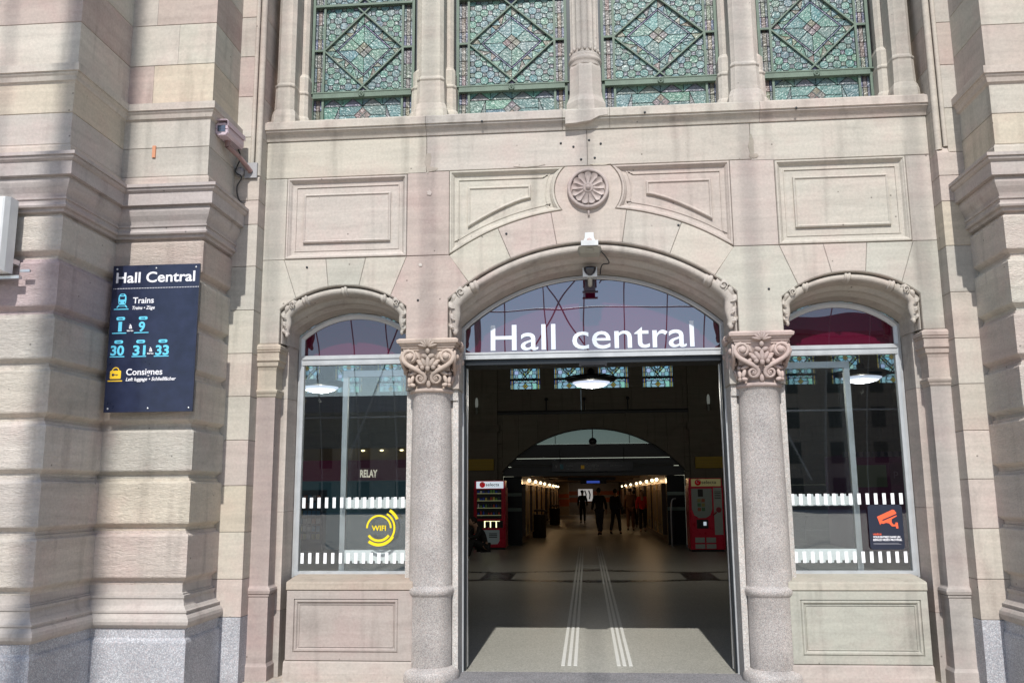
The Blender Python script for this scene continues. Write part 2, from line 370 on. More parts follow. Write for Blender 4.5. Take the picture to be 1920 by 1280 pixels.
# dark inlaid bands of the terrazzo
inl = MB(); DKINL = plain('dark_terrazzo_inlay', (.03, .03, .028), .3, noisy=.1)
def flat(mb, poly, z=.004, mat=0): mb.add([(x, y, z) for x, y in poly], [tuple(range(len(poly)))], mat)
for k in (-3, -2, -1, 0, 1, 2, 3):
    cx = k*3.9+.1; s = 1
    flat(inl, [(cx-1.95, 8.95), (cx-.9, 8.65), (cx, 8.55), (cx+.9, 8.65), (cx+1.95, 8.95), (cx+1.95, 9.15), (cx+.9, 9.0), (cx, 8.95), (cx-.9, 9.0), (cx-1.95, 9.15)])
    flat(inl, [(cx-1.95, 10.45), (cx-.9, 10.7), (cx, 10.95), (cx+.9, 10.7), (cx+1.95, 10.45), (cx+1.95, 10.65), (cx+.9, 10.95), (cx, 11.35), (cx-.9, 10.95), (cx-1.95, 10.65)])
    flat(inl, [(cx+1.65, 9.16), (cx+2.25, 9.16), (cx+2.25, 10.44), (cx+1.65, 10.44)])
tag(inl.build('floor_inlay', DKINL), kind='structure')
tac = MB(); TAC = plain('pale_guiding_strip', (.62, .62, .58), .5, noisy=.05)
for x in (-.352, -.292, -.235, .172, .226, .284):
    y = .70
    while y < 19.5:
        y2 = min(y+.98, 19.5); tac.box(x, x+.034, y, y2-.008, .001, .006, 0); y = y2
tac.box(-.352, .318, 11.9, 11.96, .001, .0055, 0); tac.box(-.352, .318, 12.3, 12.34, .001, .0055, 0)
tag(tac.build('guiding_strips', TAC), 'pale ribbed guiding strips for blind walkers running into the hall', kind='structure')
# thin arcs of scraped marks left on the floor by the doors
scr = MB(); SCR = plain('scuffed_metal_arc', (.35, .36, .36), .35, .6)
for cx, y in ((-1.2, 3.28), (1.35, 3.2), (-1.35, 7.1), (1.6, 7.1)):
    for k in (0, .12):
        pts = [(cx-.45+.9*i/12, y+k+.07*math.sin(i/12*math.pi*2)) for i in range(13)]
        for a, c in zip(pts, pts[1:]): flat(scr, [(a[0], a[1]-.01), (c[0], c[1]-.01), (c[0], c[1]+.01), (a[0], a[1]+.01)], .003)
tag(scr.build('floor_scuffs', SCR), kind='structure')

# ================================================================== STATION BUILDING
ST = thing('station_building', 'pink and cream sandstone station building with arched entrance and stained glass', 'building', (0, 0, 0))
ZT = 8.9   # top of the modelled bay

# ---- main wall between the piers
wl = MB()
def blk(poly, t, y0=0, y1=.16, ch=.004): wl.slab(poly, y0, y1, ch, 0, jit(t))
R0, C0 = 1.979, 1.946            # central arch, outer edge
rs, cs, xs = .946, 2.623, 2.342  # side arches
def th0(x): return math.asin(max(-1, min(1, x/R0)))
ARC0 = th0(1.335)
# centre voussoirs (concentric band up to the panels)
R1 = 2.30
ths = [-R(35.25), -R(22), -R(8.9), R(8.9), R(22), R(35.25)]
cols = [CREAM, PINK2, None, CREAM2, CREAM]
for i in (0, 1, 3, 4):
    a, c = ths[i], ths[i+1]
    blk(arc(0, C0, R0, a, c, 8)+arc(0, C0, R1, c, a, 8), cols[i])
# keystone with the medallion field
KR = .318
kz = 4.43
def circ_pts(r, a0, a1, n=14): return [(r*math.sin(a0+(a1-a0)*i/n), kz+r*math.cos(a0+(a1-a0)*i/n)) for i in range(n+1)]
ai = math.acos((4.665-kz)/KR)    # where the circle meets the panel top
# lower meeting with the voussoir circle R1
def meet():
    # circle radius KR around (0,kz) with circle R1 around (0,C0)
    d = kz-C0; a = (R1*R1-KR*KR+d*d)/(2*d); h = math.sqrt(max(0, R1*R1-a*a)); return h, C0+a
hx, hz = meet(); al = math.pi-math.asin(hx/KR) if hz < kz else math.asin(hx/KR)
al = math.atan2(hx, hz-kz)
key = arc(0, C0, R0, -R(8.9), R(8.9), 6)+arc(0, C0, R1, R(8.9), math.asin(hx/R1), 3)[:-1]+circ_pts(KR, al, ai)+circ_pts(KR, -ai, -al)+arc(0, C0, R1, -math.asin(hx/R1), -R(8.9), 3)[1:]
blk(key, PINK2)
def small_arc(sx, a, c, n=8): return arc(sx, cs, rs, a, c, n)
for sgn in (-1, 1):
    def S(p): return p if sgn < 0 else mirror(p)
    sp = []
    a_end = math.asin(.609/rs)
    aj = lambda X: math.asin((X+xs)/rs)
    # left strip by the opening
    blk(S([(-3.141, 3.016), (-2.951, 3.016)]+small_arc(-xs, -a_end, aj(-2.80), 4)+[(-2.93, 3.83), (-3.141, 3.83)]), CREAM2 if sgn < 0 else GREYG)
    # voussoirs of the side arch
    js = [-2.80, -2.49, -2.19, -1.885]; ts = [-2.93, -2.52, -2.13, -1.735]; vc = [CREAM, GREYG, CREAM] if sgn < 0 else [GREYG, PINK2, WARM]
    for i in range(3):
        blk(S(small_arc(-xs, aj(js[i]), aj(js[i+1]), 5)+[(ts[i+1], 3.83), (ts[i], 3.83)]), vc[i])
    # spandrel over the column
    blk(S(small_arc(-xs, aj(-1.885), a_end, 4)+[(-1.733, 3.016), (-1.335, 3.016)]+arc(0, C0, R0, -ARC0, -R(35.25), 4)+[(-1.327, 3.832), (-1.735, 3.83)]), PINK if sgn < 0 else GREYG)
    # strips beside and between panels
    blk(S(rectp(-3.141, -2.922, 3.83, 4.648)), CREAM2)
    blk(S(rectp(-1.735, -1.327, 3.833, 4.665)), PINK if sgn < 0 else PINK2)
    # frieze
    blk(S(rectp(-3.141, -1.55, 4.65, 5.03)) if sgn < 0 else rectp(1.53, 3.141, 4.65, 5.03), WARM if sgn < 0 else CREAM)
    blk(rectp(-1.55, 0.0, 4.667, 5.03) if sgn < 0 else rectp(0.0, 1.53, 4.667, 5.03), CREAM2 if sgn < 0 else WARM)
# upper reveal wall behind the windows and above
wl.box(-3.3, 3.3, .45, .8, 5.05, 5.34, 0, CREAM2)
def patch(cx_, cz_, w_, h_, t_, seed_):
    rg = random.Random(seed_); pts_ = []
    for i in range(14):
        a = 2*math.pi*i/14; k_ = rg.uniform(.65, 1.1); pts_.append((cx_+w_*k_*math.cos(a), cz_+h_*k_*math.sin(a)))
    wl.slab(pts_, -.0022-.0007*seed_, .01, .0012, 0, t_, .0)
patch(-1.535, 4.76, .035, .12, (.43, .40, .35), 1); patch(-1.50, 4.69, .06, .03, (.44, .40, .35), 2); patch(1.535, 4.80, .03, .13, (.38, .36, .31), 3); patch(1.56, 4.70, .05, .03, (.40, .37, .32), 4)
patch(-.55, 4.69, .16, .018, (.47, .44, .40), 5); patch(.12, 4.675, .1, .012, (.5, .46, .40), 6); patch(-1.6, 3.74, .02, .02, (.62, .60, .56), 7); 
patch(-1.52, 4.45, .028, .03, (.55, .50, .47), 9)
for hx_, hz_ in ((-.13, 4.86), (.13, 4.88), (-.06, 4.73), (.07, 4.74), (.02, 4.92), (-.78, 4.02), (.83, 4.05), (-1.62, 3.4), (1.62, 3.42), (-2.7, 3.75), (-1.0, 5.12), (.55, 5.14), (1.95, 5.12), (-.25, 4.9)):
    hl = MB(); hl.lathe([(.011, 0), (.011, .003), (.001, .003)], (0, 0, 0), 10, 0, X=Matrix.Translation((hx_, -.002 if hz_ < 5 else -.086, hz_)) @ Matrix.Rotation(R(90), 4, 'X')); hl.build('drill_plug', DARKM, ST)
wl.build('facade_wall', STONE, ST)
uw = MB(); uw.box(-3.3, 3.3, .0, .8, ZT, 12.4, 0, CREAM2); uw.build('upper_wall', STONE, ST)
bk = MB()
bk.box(-3.2, 3.2, .17, .8, 4.70, 5.05, 0)
for sgn in (-1, 1):
    bk.box(*sorted((sgn*3.2, sgn*1.3)), .165, .8, 3.845, 4.70, 0)
    bk.box(*sorted((sgn*1.72, sgn*1.345)), .165, .29, 3.03, 3.84, 0)
bk.box(-1.3, 1.3, .165, .8, 4.25, 4.70, 0)
bk.build('backing_wall', MORTAR, ST)

# ---- carved panels
PT = {-1: PINK2, 1: CREAM2}
prof = [(0, 0), (.008, -.010), (.022, -.010), (.028, 0), (.036, .006), (.05, .026), (.07, .03), (.082, .03), (.084, .024), (.092, .024), (.094, .034)]
for sgn in (-1, 1):
    p = MB(); pts = rectp(-2.922, -1.735, 3.832, 4.648)
    if sgn > 0: pts = mirror(pts)
    t = jit((.47, .44, .41) if sgn < 0 else (.48, .455, .42))
    p.sweep(pts, [(.0015, .16), (.0015, .004)]+prof[1:], True, 0, t)
    inn = offset(pts, .094, True); p.add([(x, .034, z) for x, z in inn], [tuple(range(4))], 0, t)
    q = offset(pts, .165, True)
    p.sweep(q, [(0, .034), (0, .012), (.012, .006), (.02, .012), (.024, .018), (.032, .018)], True, 0, t)
    q2 = offset(q, .032, True); p.add([(x, .018, z) for x, z in q2], [tuple(range(4))], 0, t)
    p.build('panel', STONE, ST)
    # quarter panels flanking the medallion
    c = MB()
    outer = [(-1.327, 3.834), (-1.327, 4.665)]+[(x, z) for x, z in circ_pts(KR, -ai, -al, 10)]+arc(0, C0, R1, -math.asin(hx/R1), -R(35.25), 12)[1:-1]
    if sgn > 0: outer = mirror(outer)
    t = (.50, .475, .425) if sgn < 0 else (.46, .41, .38)
    c.sweep(outer, [(.0015, .16), (.0015, .004)]+prof[1:], True, 0, t)
    inn = offset(outer, .094, True); c.add([(x, .034, z) for x, z in inn], [tuple(range(len(inn)))], 0, t)
    # raised inner field, a wedge with a bowed lower edge
    fld = [(-1.15, 4.10), (-1.15, 4.50), (-.545, 4.50), (-.545, 4.37)]+[(-.545-(.605)*i/8, 4.37-.27*(i/8)**1.35) for i in range(1, 8)]
    if sgn > 0: fld = mirror(fld)
    c.sweep(fld, [(0, .034), (0, .014), (.008, .006), (.018, .006), (.024, .016), (.03, .018)], True, 0, t)
    f2 = offset(fld, .03, True); c.add([(x, .018, z) for x, z in f2], [tuple(range(len(f2)))], 0, t)
    c.build('panel', STONE, ST)
# ---- rosette
ro = MB(); t = (.46, .40, .385)
X = Matrix.Translation((0, 0, kz)) @ Matrix.Rotation(R(90), 4, 'X')
ro.lathe([(.198, -.004), (.198, .03), (.192, .045), (.178, .05), (.165, .04), (.16, .02), (.158, .012)], (0, 0, 0), 48, 0, t, True, X)
for k in range(13):
    a = 2*math.pi*k/13
    Q = Matrix.Rotation(-a, 3, 'Y')
    rows = []
    for i in range(7):
        f = i/6; rad = .045+.112*f; hw = math.tan(math.pi/13)*rad*(.90 if i < 5 else (.86, .66)[i-5])
        rows.append([tuple(Q @ Vector((u*hw*1.0, -.050+.020*math.sin(f*3.0)*(1-u*u)-.006*f, rad+ (-.01*u*u if i == 6 else 0)))+Vector((0, 0, kz))) for u in (-1, -.5, 0, .5, 1)])
    ro.rings(rows, 0, t, True, False, False)
ro.lathe([(.05, .03), (.05, .05), (.038, .062), (.03, .055), (.026, .055), (.022, .075), (.01, .085), (.001, .086)], (0, 0, 0), 24, 0, t, True, X)
ro.lathe([(.16, .0), (.16, .018), (.001, .018)], (0, 0, 0), 40, 0, t, False, X)
ro.tube([(0, -.005, kz-.205), (0, -.03, kz-.235), (0, -.01, kz-.26)], .01, 8, 0, t)
ro.build('rosette', CARVED, ST)

# ---- cornice under the stained windows
co = MB()
segs = [(-3.141, -1.55, WARM), (-1.55, -.23, LILAC), (-.23, .22, CREAM2), (.22, 1.62, CREAM2), (1.62, 3.141, PINK2)]
cp = [(.55, 5.37), (.0, 5.245), (-.075, 5.20), (-.085, 5.195), (-.085, 5.125), (-.07, 5.118), (-.07, 5.105), (-.045, 5.085), (-.02, 5.05), (-.012, 5.03), (.02, 5.028), (.2, 5.028)]
for x0, x1, t in segs:
    x0 += .0015; x1 -= .0015
    co.rings([[(x0, y, z) for y, z in cp], [(x1, y, z) for y, z in cp]], 0, jit(t))
co.build('cornice', STONE, ST)
cf = MB(); cf.slab([(-.205, 5.055), (-.10, 5.06), (.04, 5.08), (.12, 5.12), (.205, 5.13), (.205, 5.195), (-.205, 5.195)], -.089, .0, .004, 0, jit(CREAM2)); cf.build('mended_block', STONE, ST)

# ---- arch mouldings
def arch(name, cx, ho, zso, zao, hi, zsi, zai, cxi, tint, yin=.30, nb=28, z0=3.016, z0i=3.016):
    def path(c, h, zs, za, zb):
        rise = za-zs; r = (h*h+rise*rise)/(2*rise); zc = za-r; a = math.asin(h/r)
        return [(c-h, zb), (c-h, zb+(zs-zb)*.5)]+arc(c, zc, r, -a, a, nb)+[(c+h, zb+(zs-zb)*.5), (c+h, zb)], (zc, r, a)
    po, io = path(cx, ho, zso, zao, z0); pi_, ii = path(cxi, hi, zsi, zai, z0i)
    a = MB()
    roll = [(.27-.19*math.cos(u), .062-.052*math.sin(u)) for u in [math.pi*k/9*1.0 for k in range(10)]]
    pr = [(0, .16), (0, 0), (.015, -.003), (.03, 0), (.06, .05)]+roll+[(.50, .085), (.50, .11), (.53, .13), (.66, .15), (.72, .165), (.76, .20), (.9, .25), (1.0, yin)]
    a.loft(po, pi_, pr, 0, tint, True)
    o = a.build(name, STONE, ST)
    me = o.data
    def at(th, s):
        n = len(po)-5; f = (th+1)/2*nb; i = min(int(f), nb-1); u = f-i
        A = Vector(po[2+i]).lerp(Vector(po[3+i]), u); B = Vector(pi_[2+i]).lerp(Vector(pi_[3+i]), u)
        return A.lerp(B, s), (B-A)
    return at, o
def arch_trim(at, o, bands, tint, scale):
    # ring bands round the roll
    for k, th in enumerate(bands):
        b = MB(); P, d = at(th, .27); w = d.length*.235; dn = d.normalized(); tg = Vector((-dn.y, dn.x))
        for off, ww in ((-.022*scale, 1.0), (-.008*scale, 1.12), (.012*scale, 1.18), (.026*scale, 1.0)):
            pass
        rs = []
        for off, ww in ((-.034, .8), (-.03, 1.0), (-.018, 1.08), (-.012, 1.0), (.0, .98), (.006, 1.16), (.02, 1.16), (.026, .98), (.03, .8)):
            c = P+tg*off*scale
            rs.append([(c.x+dn.x*math.cos(u)*w*ww, .062-math.sin(u)*.064*ww, c.y+dn.y*math.cos(u)*w*ww) for u in [math.pi*j/10 for j in range(11)]])
        b.rings(rs, 0, tint, True, False, False); b.build('ring_band', CARVED, o)
def leaf_console(o, at, side, th_in, tint, scale, vx, vz):
    """acanthus leaf lying on the springing of the arch: curls at the top, fingers down the wall edge"""
    b = MB(); 
    P, d = at(side*(th_in), .27); E, dE = at(side*1.0, .3)
    inward = -side
    # stem following the roll then dropping
    pts = [P, P.lerp(E, .5), E+Vector((inward*.035, -.0)), E+Vector((inward*.05, -.10*scale)), E+Vector((inward*.03, -.19*scale)), E+Vector((inward*.045, -.23*scale))]
    n = 24; S = []
    for i in range(n+1):
        f = i/n*(len(pts)-1); k = min(int(f), len(pts)-2); S.append(pts[k].lerp(pts[k+1], f-k))
    for _ in range(3): S = [S[0]]+[(S[i-1]+S[i]*2+S[i+1])/4 for i in range(1, n)]+[S[-1]]
    rad = [(.055*(1-.55*i/n)+.004)*scale for i in range(n+1)]
    b.tube([(p.x, .05, p.y) for p in S], rad, 10, 0, tint)
    nr, nc = 72, 8; rows = []; back = []
    for i in range(nr+1):
        f = i/nr; q = 2+f*(n-2); k = min(int(q), n-1); p = S[k].lerp(S[k+1], q-k)
        tan = (S[k+1]-S[k]).normalized(); out = Vector((tan.y, -tan.x))
        if out.x*side < 0: out = -out
        out = (out*.8+Vector((side*.35, .1))-tan*.25).normalized()
        ph = (f**.85)*5.2; lob = abs(math.sin(ph*math.pi)); lob = lob**.45
        wd = (.088*(1-.55*f)*(.50+.50*lob)+.004)*scale; row = []; br = []
        for c_ in range(nc+1):
            u = c_/nc; sweep_ = u*.35*lob
            v2 = abs(math.sin((ph-u*.18)*math.pi))**.6
            dep_ = .040-.052*math.sin(min(1, u*1.25+.12)*math.pi*.62)*(.35+.65*v2)*(1-.35*f)+(.02*u**5)
            pp = p+out*wd*u-tan*wd*u*.35+Vector((0, .006*lob*u))
            row.append((pp.x, dep_, pp.y)); br.append((pp.x, .075, pp.y))
        rows.append(row); back.append(br[-1:])
    b.rings(rows, 0, tint, True, False, False)
    b.rings([[r_[-1], q_[0]] for r_, q_ in zip(rows, back)], 0, tint, True, False, False)
    for fk in (.18, .42, .66, .86):
        k = int(2+fk*(n-2)); p = S[k]; tan = (S[k+1]-S[k]).normalized(); out = Vector((tan.y, -tan.x))
        if out.x*side < 0: out = -out
        ln = .055*(1-.5*fk)*scale
        b.tube([(p.x, -.004, p.y), (p.x+out.x*ln*.6-tan.x*ln*.1, -.012, p.y+out.y*ln*.6-tan.y*ln*.1), (p.x+out.x*ln*1.15-tan.x*ln*.5, -.002, p.y+out.y*ln*1.15-tan.y*ln*.5)], [.007*scale, .006*scale, .002*scale], 6, 0, tint)
    # top curl
    c = P.lerp(E, .45)+Vector((0, .03*scale)); sp = []
    for i in range(26):
        a = i/25*3.6*math.pi/1.6; r = .036*scale*(1-i/30)
        sp.append((c.x+side*r*math.cos(a), -.006-.01*(i/25), c.y+r*math.sin(a)))
    b.tube(sp, .0085*scale, 7, 0, tint)
    b.ell((S[-1].x, .03, S[-1].y), (.022*scale, .02, .03*scale), None, 0, tint)
    b.build('leaf_console', CARVED, o)
AT, AO = arch('central_arch_moulding', 0, 1.335, 3.407, 3.925, 1.258, 3.205, 3.695, 0, (.44, .41, .38), yin=.40, nb=40)
arch_trim(AT, AO, (-.80, .80), (.44, .41, .38), 1.3)
leaf_console(AO, AT, -1, .84, (.45, .42, .39), 1.1, 0, 0); leaf_console(AO, AT, 1, .84, (.45, .42, .39), 1.1, 0, 0)
for sg, t in ((-1, (.42, .40, .37)), (1, (.45, .42, .38))):
    at, ao = arch('side_arch_moulding', sg*2.342, .609, 3.346, 3.569, .577, 3.155, 3.372, sg*2.302, t, yin=.40)
    arch_trim(at, ao, (-.60, 0, .60), t, .95)
    leaf_console(ao, at, -1, .66, t, .82, 0, 0); leaf_console(ao, at, 1, .66, t, .82, 0, 0)

# ---- rectangular-footprint moulding stacks (pilasters, piers)
def stack(mb, x0, x1, y0, y1, prof, mat=0, tint=(1, 1, 1), sides=(1, 1)):
    """prof of (z, outset); sides = outset left / right"""
    rs = []
    for z, d in prof:
        rs.append([(x0-d*sides[0], y0-d, z), (x1+d*sides[1], y0-d, z), (x1+d*sides[1], y1, z), (x0-d*sides[0], y1, z)])
    mb.rings(rs, mat, tint)
def block(mb, x0, x1, y0, y1, z0, z1, mat=0, tint=(1, 1, 1), c=.004):
    g_ = .0015
    stack(mb, x0, x1, y0, y1, [(z0+g_, -c), (z0+g_+c, 0), (z1-g_-c, 0), (z1-g_, -c)], mat, tint)

# ---- slender pilasters flanking the side windows
for sg in (-1, 1):
    P = MB(); Y0 = 0; xo, xi = 3.141, 2.965
    x0, x1 = (-xo, -xi) if sg < 0 else (xi, xo)
    inn = (0, 1) if sg < 0 else (1, 0)
    tl = jit((.46, .39, .37) if sg < 0 else (.46, .425, .41)); cap = jit(YELST if sg < 0 else PINK2)
    stack(P, x0, x1, 0, .6, [(-.02, .022), (.10, .02), (.13, .006), (.70, .004)], 0, tl, inn)
    stack(P, x0, x1, 0, .6, [(.70, .004), (.705, .012), (.715, .014), (.722, .008), (.73, .022), (.755, .028), (.775, .022), (.79, .004), (.80, 0)], 0, tl, inn)
    stack(P, x0, x1, 0, .6, [(.80, 0), (2.505, 0)], 0, tl, inn)
    P.build('pilaster', STONE, ST)
    K = MB()
    stack(K, x0, x1, 0, .6, [(2.507, 0), (2.52, .008), (2.535, .01), (2.545, .018), (2.56, .024), (2.572, .024), (2.582, .004), (2.76, .002), (2.79, .01), (2.80, .022), (2.84, .026), (2.85, .04), (2.87, .04),
      (2.873, .034), (2.93, .036), (2.933, .046), (2.945, .048), (2.948, .04), (2.955, .05), (2.985, .052), (3.0, .035), (3.0135, .01)], 0, cap, inn)
    K.build('pilaster_capital', STONE, ST)
    # recessed strip and splayed reveal down to the frame
    E = MB(); xe0, xe1, xf = 2.965, 2.905, 2.885
    def strip(z0, z1, t, chip=0):
        pts = [(xe0+.02, .17), (xe1, .17), (xf, .415), (xf, .55), (xe0+.02, .55)]
        if sg < 0: pts = [(-a, b_) for a, b_ in pts]
        else: pts = pts
        E.rings([[(a, b_, z0+.0015) for a, b_ in pts], [(a, b_, z1-.0015) for a, b_ in pts]], 0, t)
    for z0, z1, t in ((-.02, .56, LILAC), (.56, 1.45, PINK2), (1.45, 2.51, PINK2), (2.51, 3.02, LILAC)): strip(z0, z1, jit(t))
    E.build('window_jamb', STONE, ST)

# ---- granite door jambs and reveals behind the columns
for sg in (-1, 1):
    J = MB(); H = MB()
    def xr(a, c): return (a, c) if sg > 0 else (-c, -a)
    def bx(mb, a, c, y0, y1, z0, z1, t=(1, 1, 1)): mb.box(*xr(a, c), y0, y1, z0, z1, 0, t)
    bx(J, 1.30, 1.342, .15, .44, -.02, 2.56); bx(J, 1.250, 1.301, .12, .44, -.02, 2.50); bx(J, 1.253, 1.34, .105, .42, 2.46, 2.562)
    bx(J, 1.33, 1.69, .17, .4, -.02, 2.563); bx(J, 1.68, 1.745, .16, .43, .0, 2.56)
    bx(J, 1.258, 1.27, .14, .445, -.02, 2.56)
    J.build('granite_jamb', GR_JAMB, ST)
    bx(H, 1.30, 1.735, .09, .4, 2.565, 3.03, jit(LILAC)); bx(H, 1.240, 1.302, .075, .4, 2.565, 3.018, jit(LILAC)); bx(H, 1.255, 1.275, .2, .445, 2.565, 3.018, jit(LILAC))
    bx(H, 1.70, 1.760, .17, .41, 2.565, 3.018, jit(LILAC))
    H.build('springer_block', STONE, ST)

# ---- columns with carved capitals
def spiral(cx, cz, r0_, turns, a0, sgn, n=40, shrink=.82):
    return [(cx+sgn*r0_*(1-shrink*i/n)*math.cos(a0+2*math.pi*turns*i/n), cz+r0_*(1-shrink*i/n)*math.sin(a0+2*math.pi*turns*i/n)) for i in range(n+1)]
for sg in (-1, 1):
    cx, cy = sg*1.503, .14
    C = thing('column', None, None, (cx, cy, 0)); del C
    C = bpy.data.objects[-1] if False else None
    col = [o for o in SC.objects if o.name.startswith('column') and o.type == 'EMPTY'][-1]
    bpy.data.objects.remove(col)
    S = MB()
    prof_s = [(.195, .10), (.199, .12), (.197, .40), (.196, .70), (.198, .705), (.205, .712), (.215, .725), (.219, .745), (.217, .765), (.208, .778), (.198, .786), (.196, .80)]
    prof_s += [(.196-.016*((z-.8)/1.72)**1.6, z) for z in [.8+1.7*i/10 for i in range(1, 11)]]
    prof_s += [(.183, 2.505), (.19, 2.52)]
    S.lathe(prof_s, (cx, cy, 0), 56)
    sh = S.build('column', GR_COL, ST)
    Bs = MB(); Bs.lathe([(.255, -.03), (.262, .0), (.262, .045), (.25, .075), (.225, .09), (.205, .10), (.2, .104)], (cx, cy, 0), 56); Bs.build('column_base', GR_COL, sh)
    t = (.50, .42, .37) if sg < 0 else (.48, .40, .375)
    K = MB()
    K.lathe([(.188, 2.52), (.205, 2.528), (.21, 2.54), (.206, 2.555), (.19, 2.56), (.172, 2.565), (.168, 2.60), (.172, 2.68), (.19, 2.76), (.215, 2.83), (.235, 2.88), (.24, 2.905)], (cx, cy, 0), 40, 0, t)
    h = .232
    stack(K, cx-h, cx+h, cy-h, cy+.15, [(2.903, .0), (2.925, .004), (2.928, .014), (2.945, .016), (2.948, .028), (2.965, .034), (2.97, .05), (2.995, .056), (3.0, .05), (3.0145, .03)], 0, t)
    K.box(cx-.19, cx+.19, cy-.17, cy+.15, 2.72, 2.905, 0, t)
    for face in (0, 1, 2):
        X = Matrix.Translation((cx, cy, 0)) @ Matrix.Rotation((0, R(90), R(-90))[face], 4, 'Z')
        for s in (-1, 1):
            # upper volute, S stem, lower volute as one ribbon
            uc, lc = (s*.168, 2.845), (s*.075, 2.648)
            up = spiral(uc[0], uc[1], .064, 1.35, math.pi, -s*1.0, 44)
            up = [(uc[0]+s*abs(1)*(p[0]-uc[0])*(1), p[1]) for p in up]
            A = []
            for i in range(45):
                a = math.pi*0.0+2*math.pi*1.4*i/44; r = .066*(1-.8*i/44)
                A.append((uc[0]+s*r*math.cos(-a), uc[1]+r*math.sin(-a)*-1*1.0 if False else uc[1]+r*math.sin(a)))
            B_ = []
            for i in range(45):
                a = 2*math.pi*1.4*i/44; r = .048*(1-.8*i/44)
                B_.append((lc[0]-s*r*math.cos(a), lc[1]-r*math.sin(a)))
            # stem from outer side of upper volute to inner side of lower volute
            p0, p1 = Vector(A[0]), Vector(B_[0]); st = []
            for i in range(1, 14):
                f = i/14; h0 = (1-f)**3; h1 = 3*f*(1-f)**2; h2 = 3*f*f*(1-f); h3 = f**3
                c1 = p0+Vector((s*.005, -.10)); c2 = p1+Vector((0, .085))
                st.append(tuple(p0*h0+c1*h1+c2*h2+p1*h3))
            path = A[::-1]+st+B_
            yy = -.245
            def dep(q): return yy+.045*max(0, (2.80-q[1])/.2) if q[1] < 2.80 else yy
            K.tube([(x, dep((x, z)), z) for x, z in path], [(.0215 if 44 < i < 56 else .0175) if 36 < i < 64 else .0115 for i in range(len(path))], 8, 0, t, X, True, .8)
            K.lathe([(.030, 0), (.030, .02), (.022, .032), (.001, .036)], (0, 0, 0), 14, 0, t, True, X @ Matrix.Translation((uc[0], yy, uc[1])) @ Matrix.Rotation(R(90), 4, 'X'))
            K.lathe([(.062, -.05), (.062, .004), (.001, .006)], (0, 0, 0), 24, 0, t, True, X @ Matrix.Translation((uc[0], yy+.005, uc[1])) @ Matrix.Rotation(R(90), 4, 'X'))
            K.lathe([(.045, -.02), (.045, .0), (.001, .002)], (0, 0, 0), 20, 0, t, True, X @ Matrix.Translation((lc[0], yy+.045, lc[1])) @ Matrix.Rotation(R(90), 4, 'X'))
            K.ell((lc[0], yy+.03, lc[1]), (.012, .012, .012), None, 0, t, 8, 6, X)
            # side fronds
            for fx, fz, l, an in ((.10, 2.86, .055, 60), (.075, 2.80, .05, 20), (.135, 2.70, .05, -20), (.155, 2.64, .045, -70), (.15, 2.59, .03, 10), (.105, 2.75, .05, -35)):
                Q = Matrix.Rotation(R(-an*s), 3, 'Y')
                K.ell((s*fx, yy+.03+(.03 if fz < 2.72 else 0), fz), (l, .02, .019), Q, 0, t, 9, 6, X)
        # shell at the abacus
        for k in range(-3, 4):
            a = R(k*25); K.ell((.05*math.sin(a), -.272, 2.93+.045*math.cos(a)), (.0135, .024, .042), Matrix.Rotation(a, 3, 'Y'), 0, t, 8, 6, X)
        K.ell((0, -.262, 2.895), (.022, .02, .026), None, 0, t, 8, 6, X)
        # hanging acanthus leaf
        for dx, dz, an, l in ((0, 2.79, 90, .062), (-.035, 2.79, 62, .05), (.035, 2.79, 118, .05), (-.065, 2.775, 40, .04), (.065, 2.775, 140, .04), (-.03, 2.85, 20, .035), (.03, 2.85, 160, .035), (-.05, 2.745, 75, .024), (.05, 2.745, 105, .024), (0, 2.735, 90, .03)):
            K.ell((dx, -.25+abs(dx)*.2, dz), (l, .026, .0225), Matrix.Rotation(R(an), 3, 'Y'), 0, t, 10, 7, X)
        for r_ in range(5):
            for q in range(-2+r_//2, 3-r_//2):
                K.ell((q*.013, -.212+.004*r_, 2.72-r_*.018), (.0085, .009, .0095), None, 0, t, 6, 5, X)
        K.ell((0, -.195, 2.60), (.022, .014, .035), None, 0, t, 8, 6, X)
    K.build('column_capital', CARVED, sh)

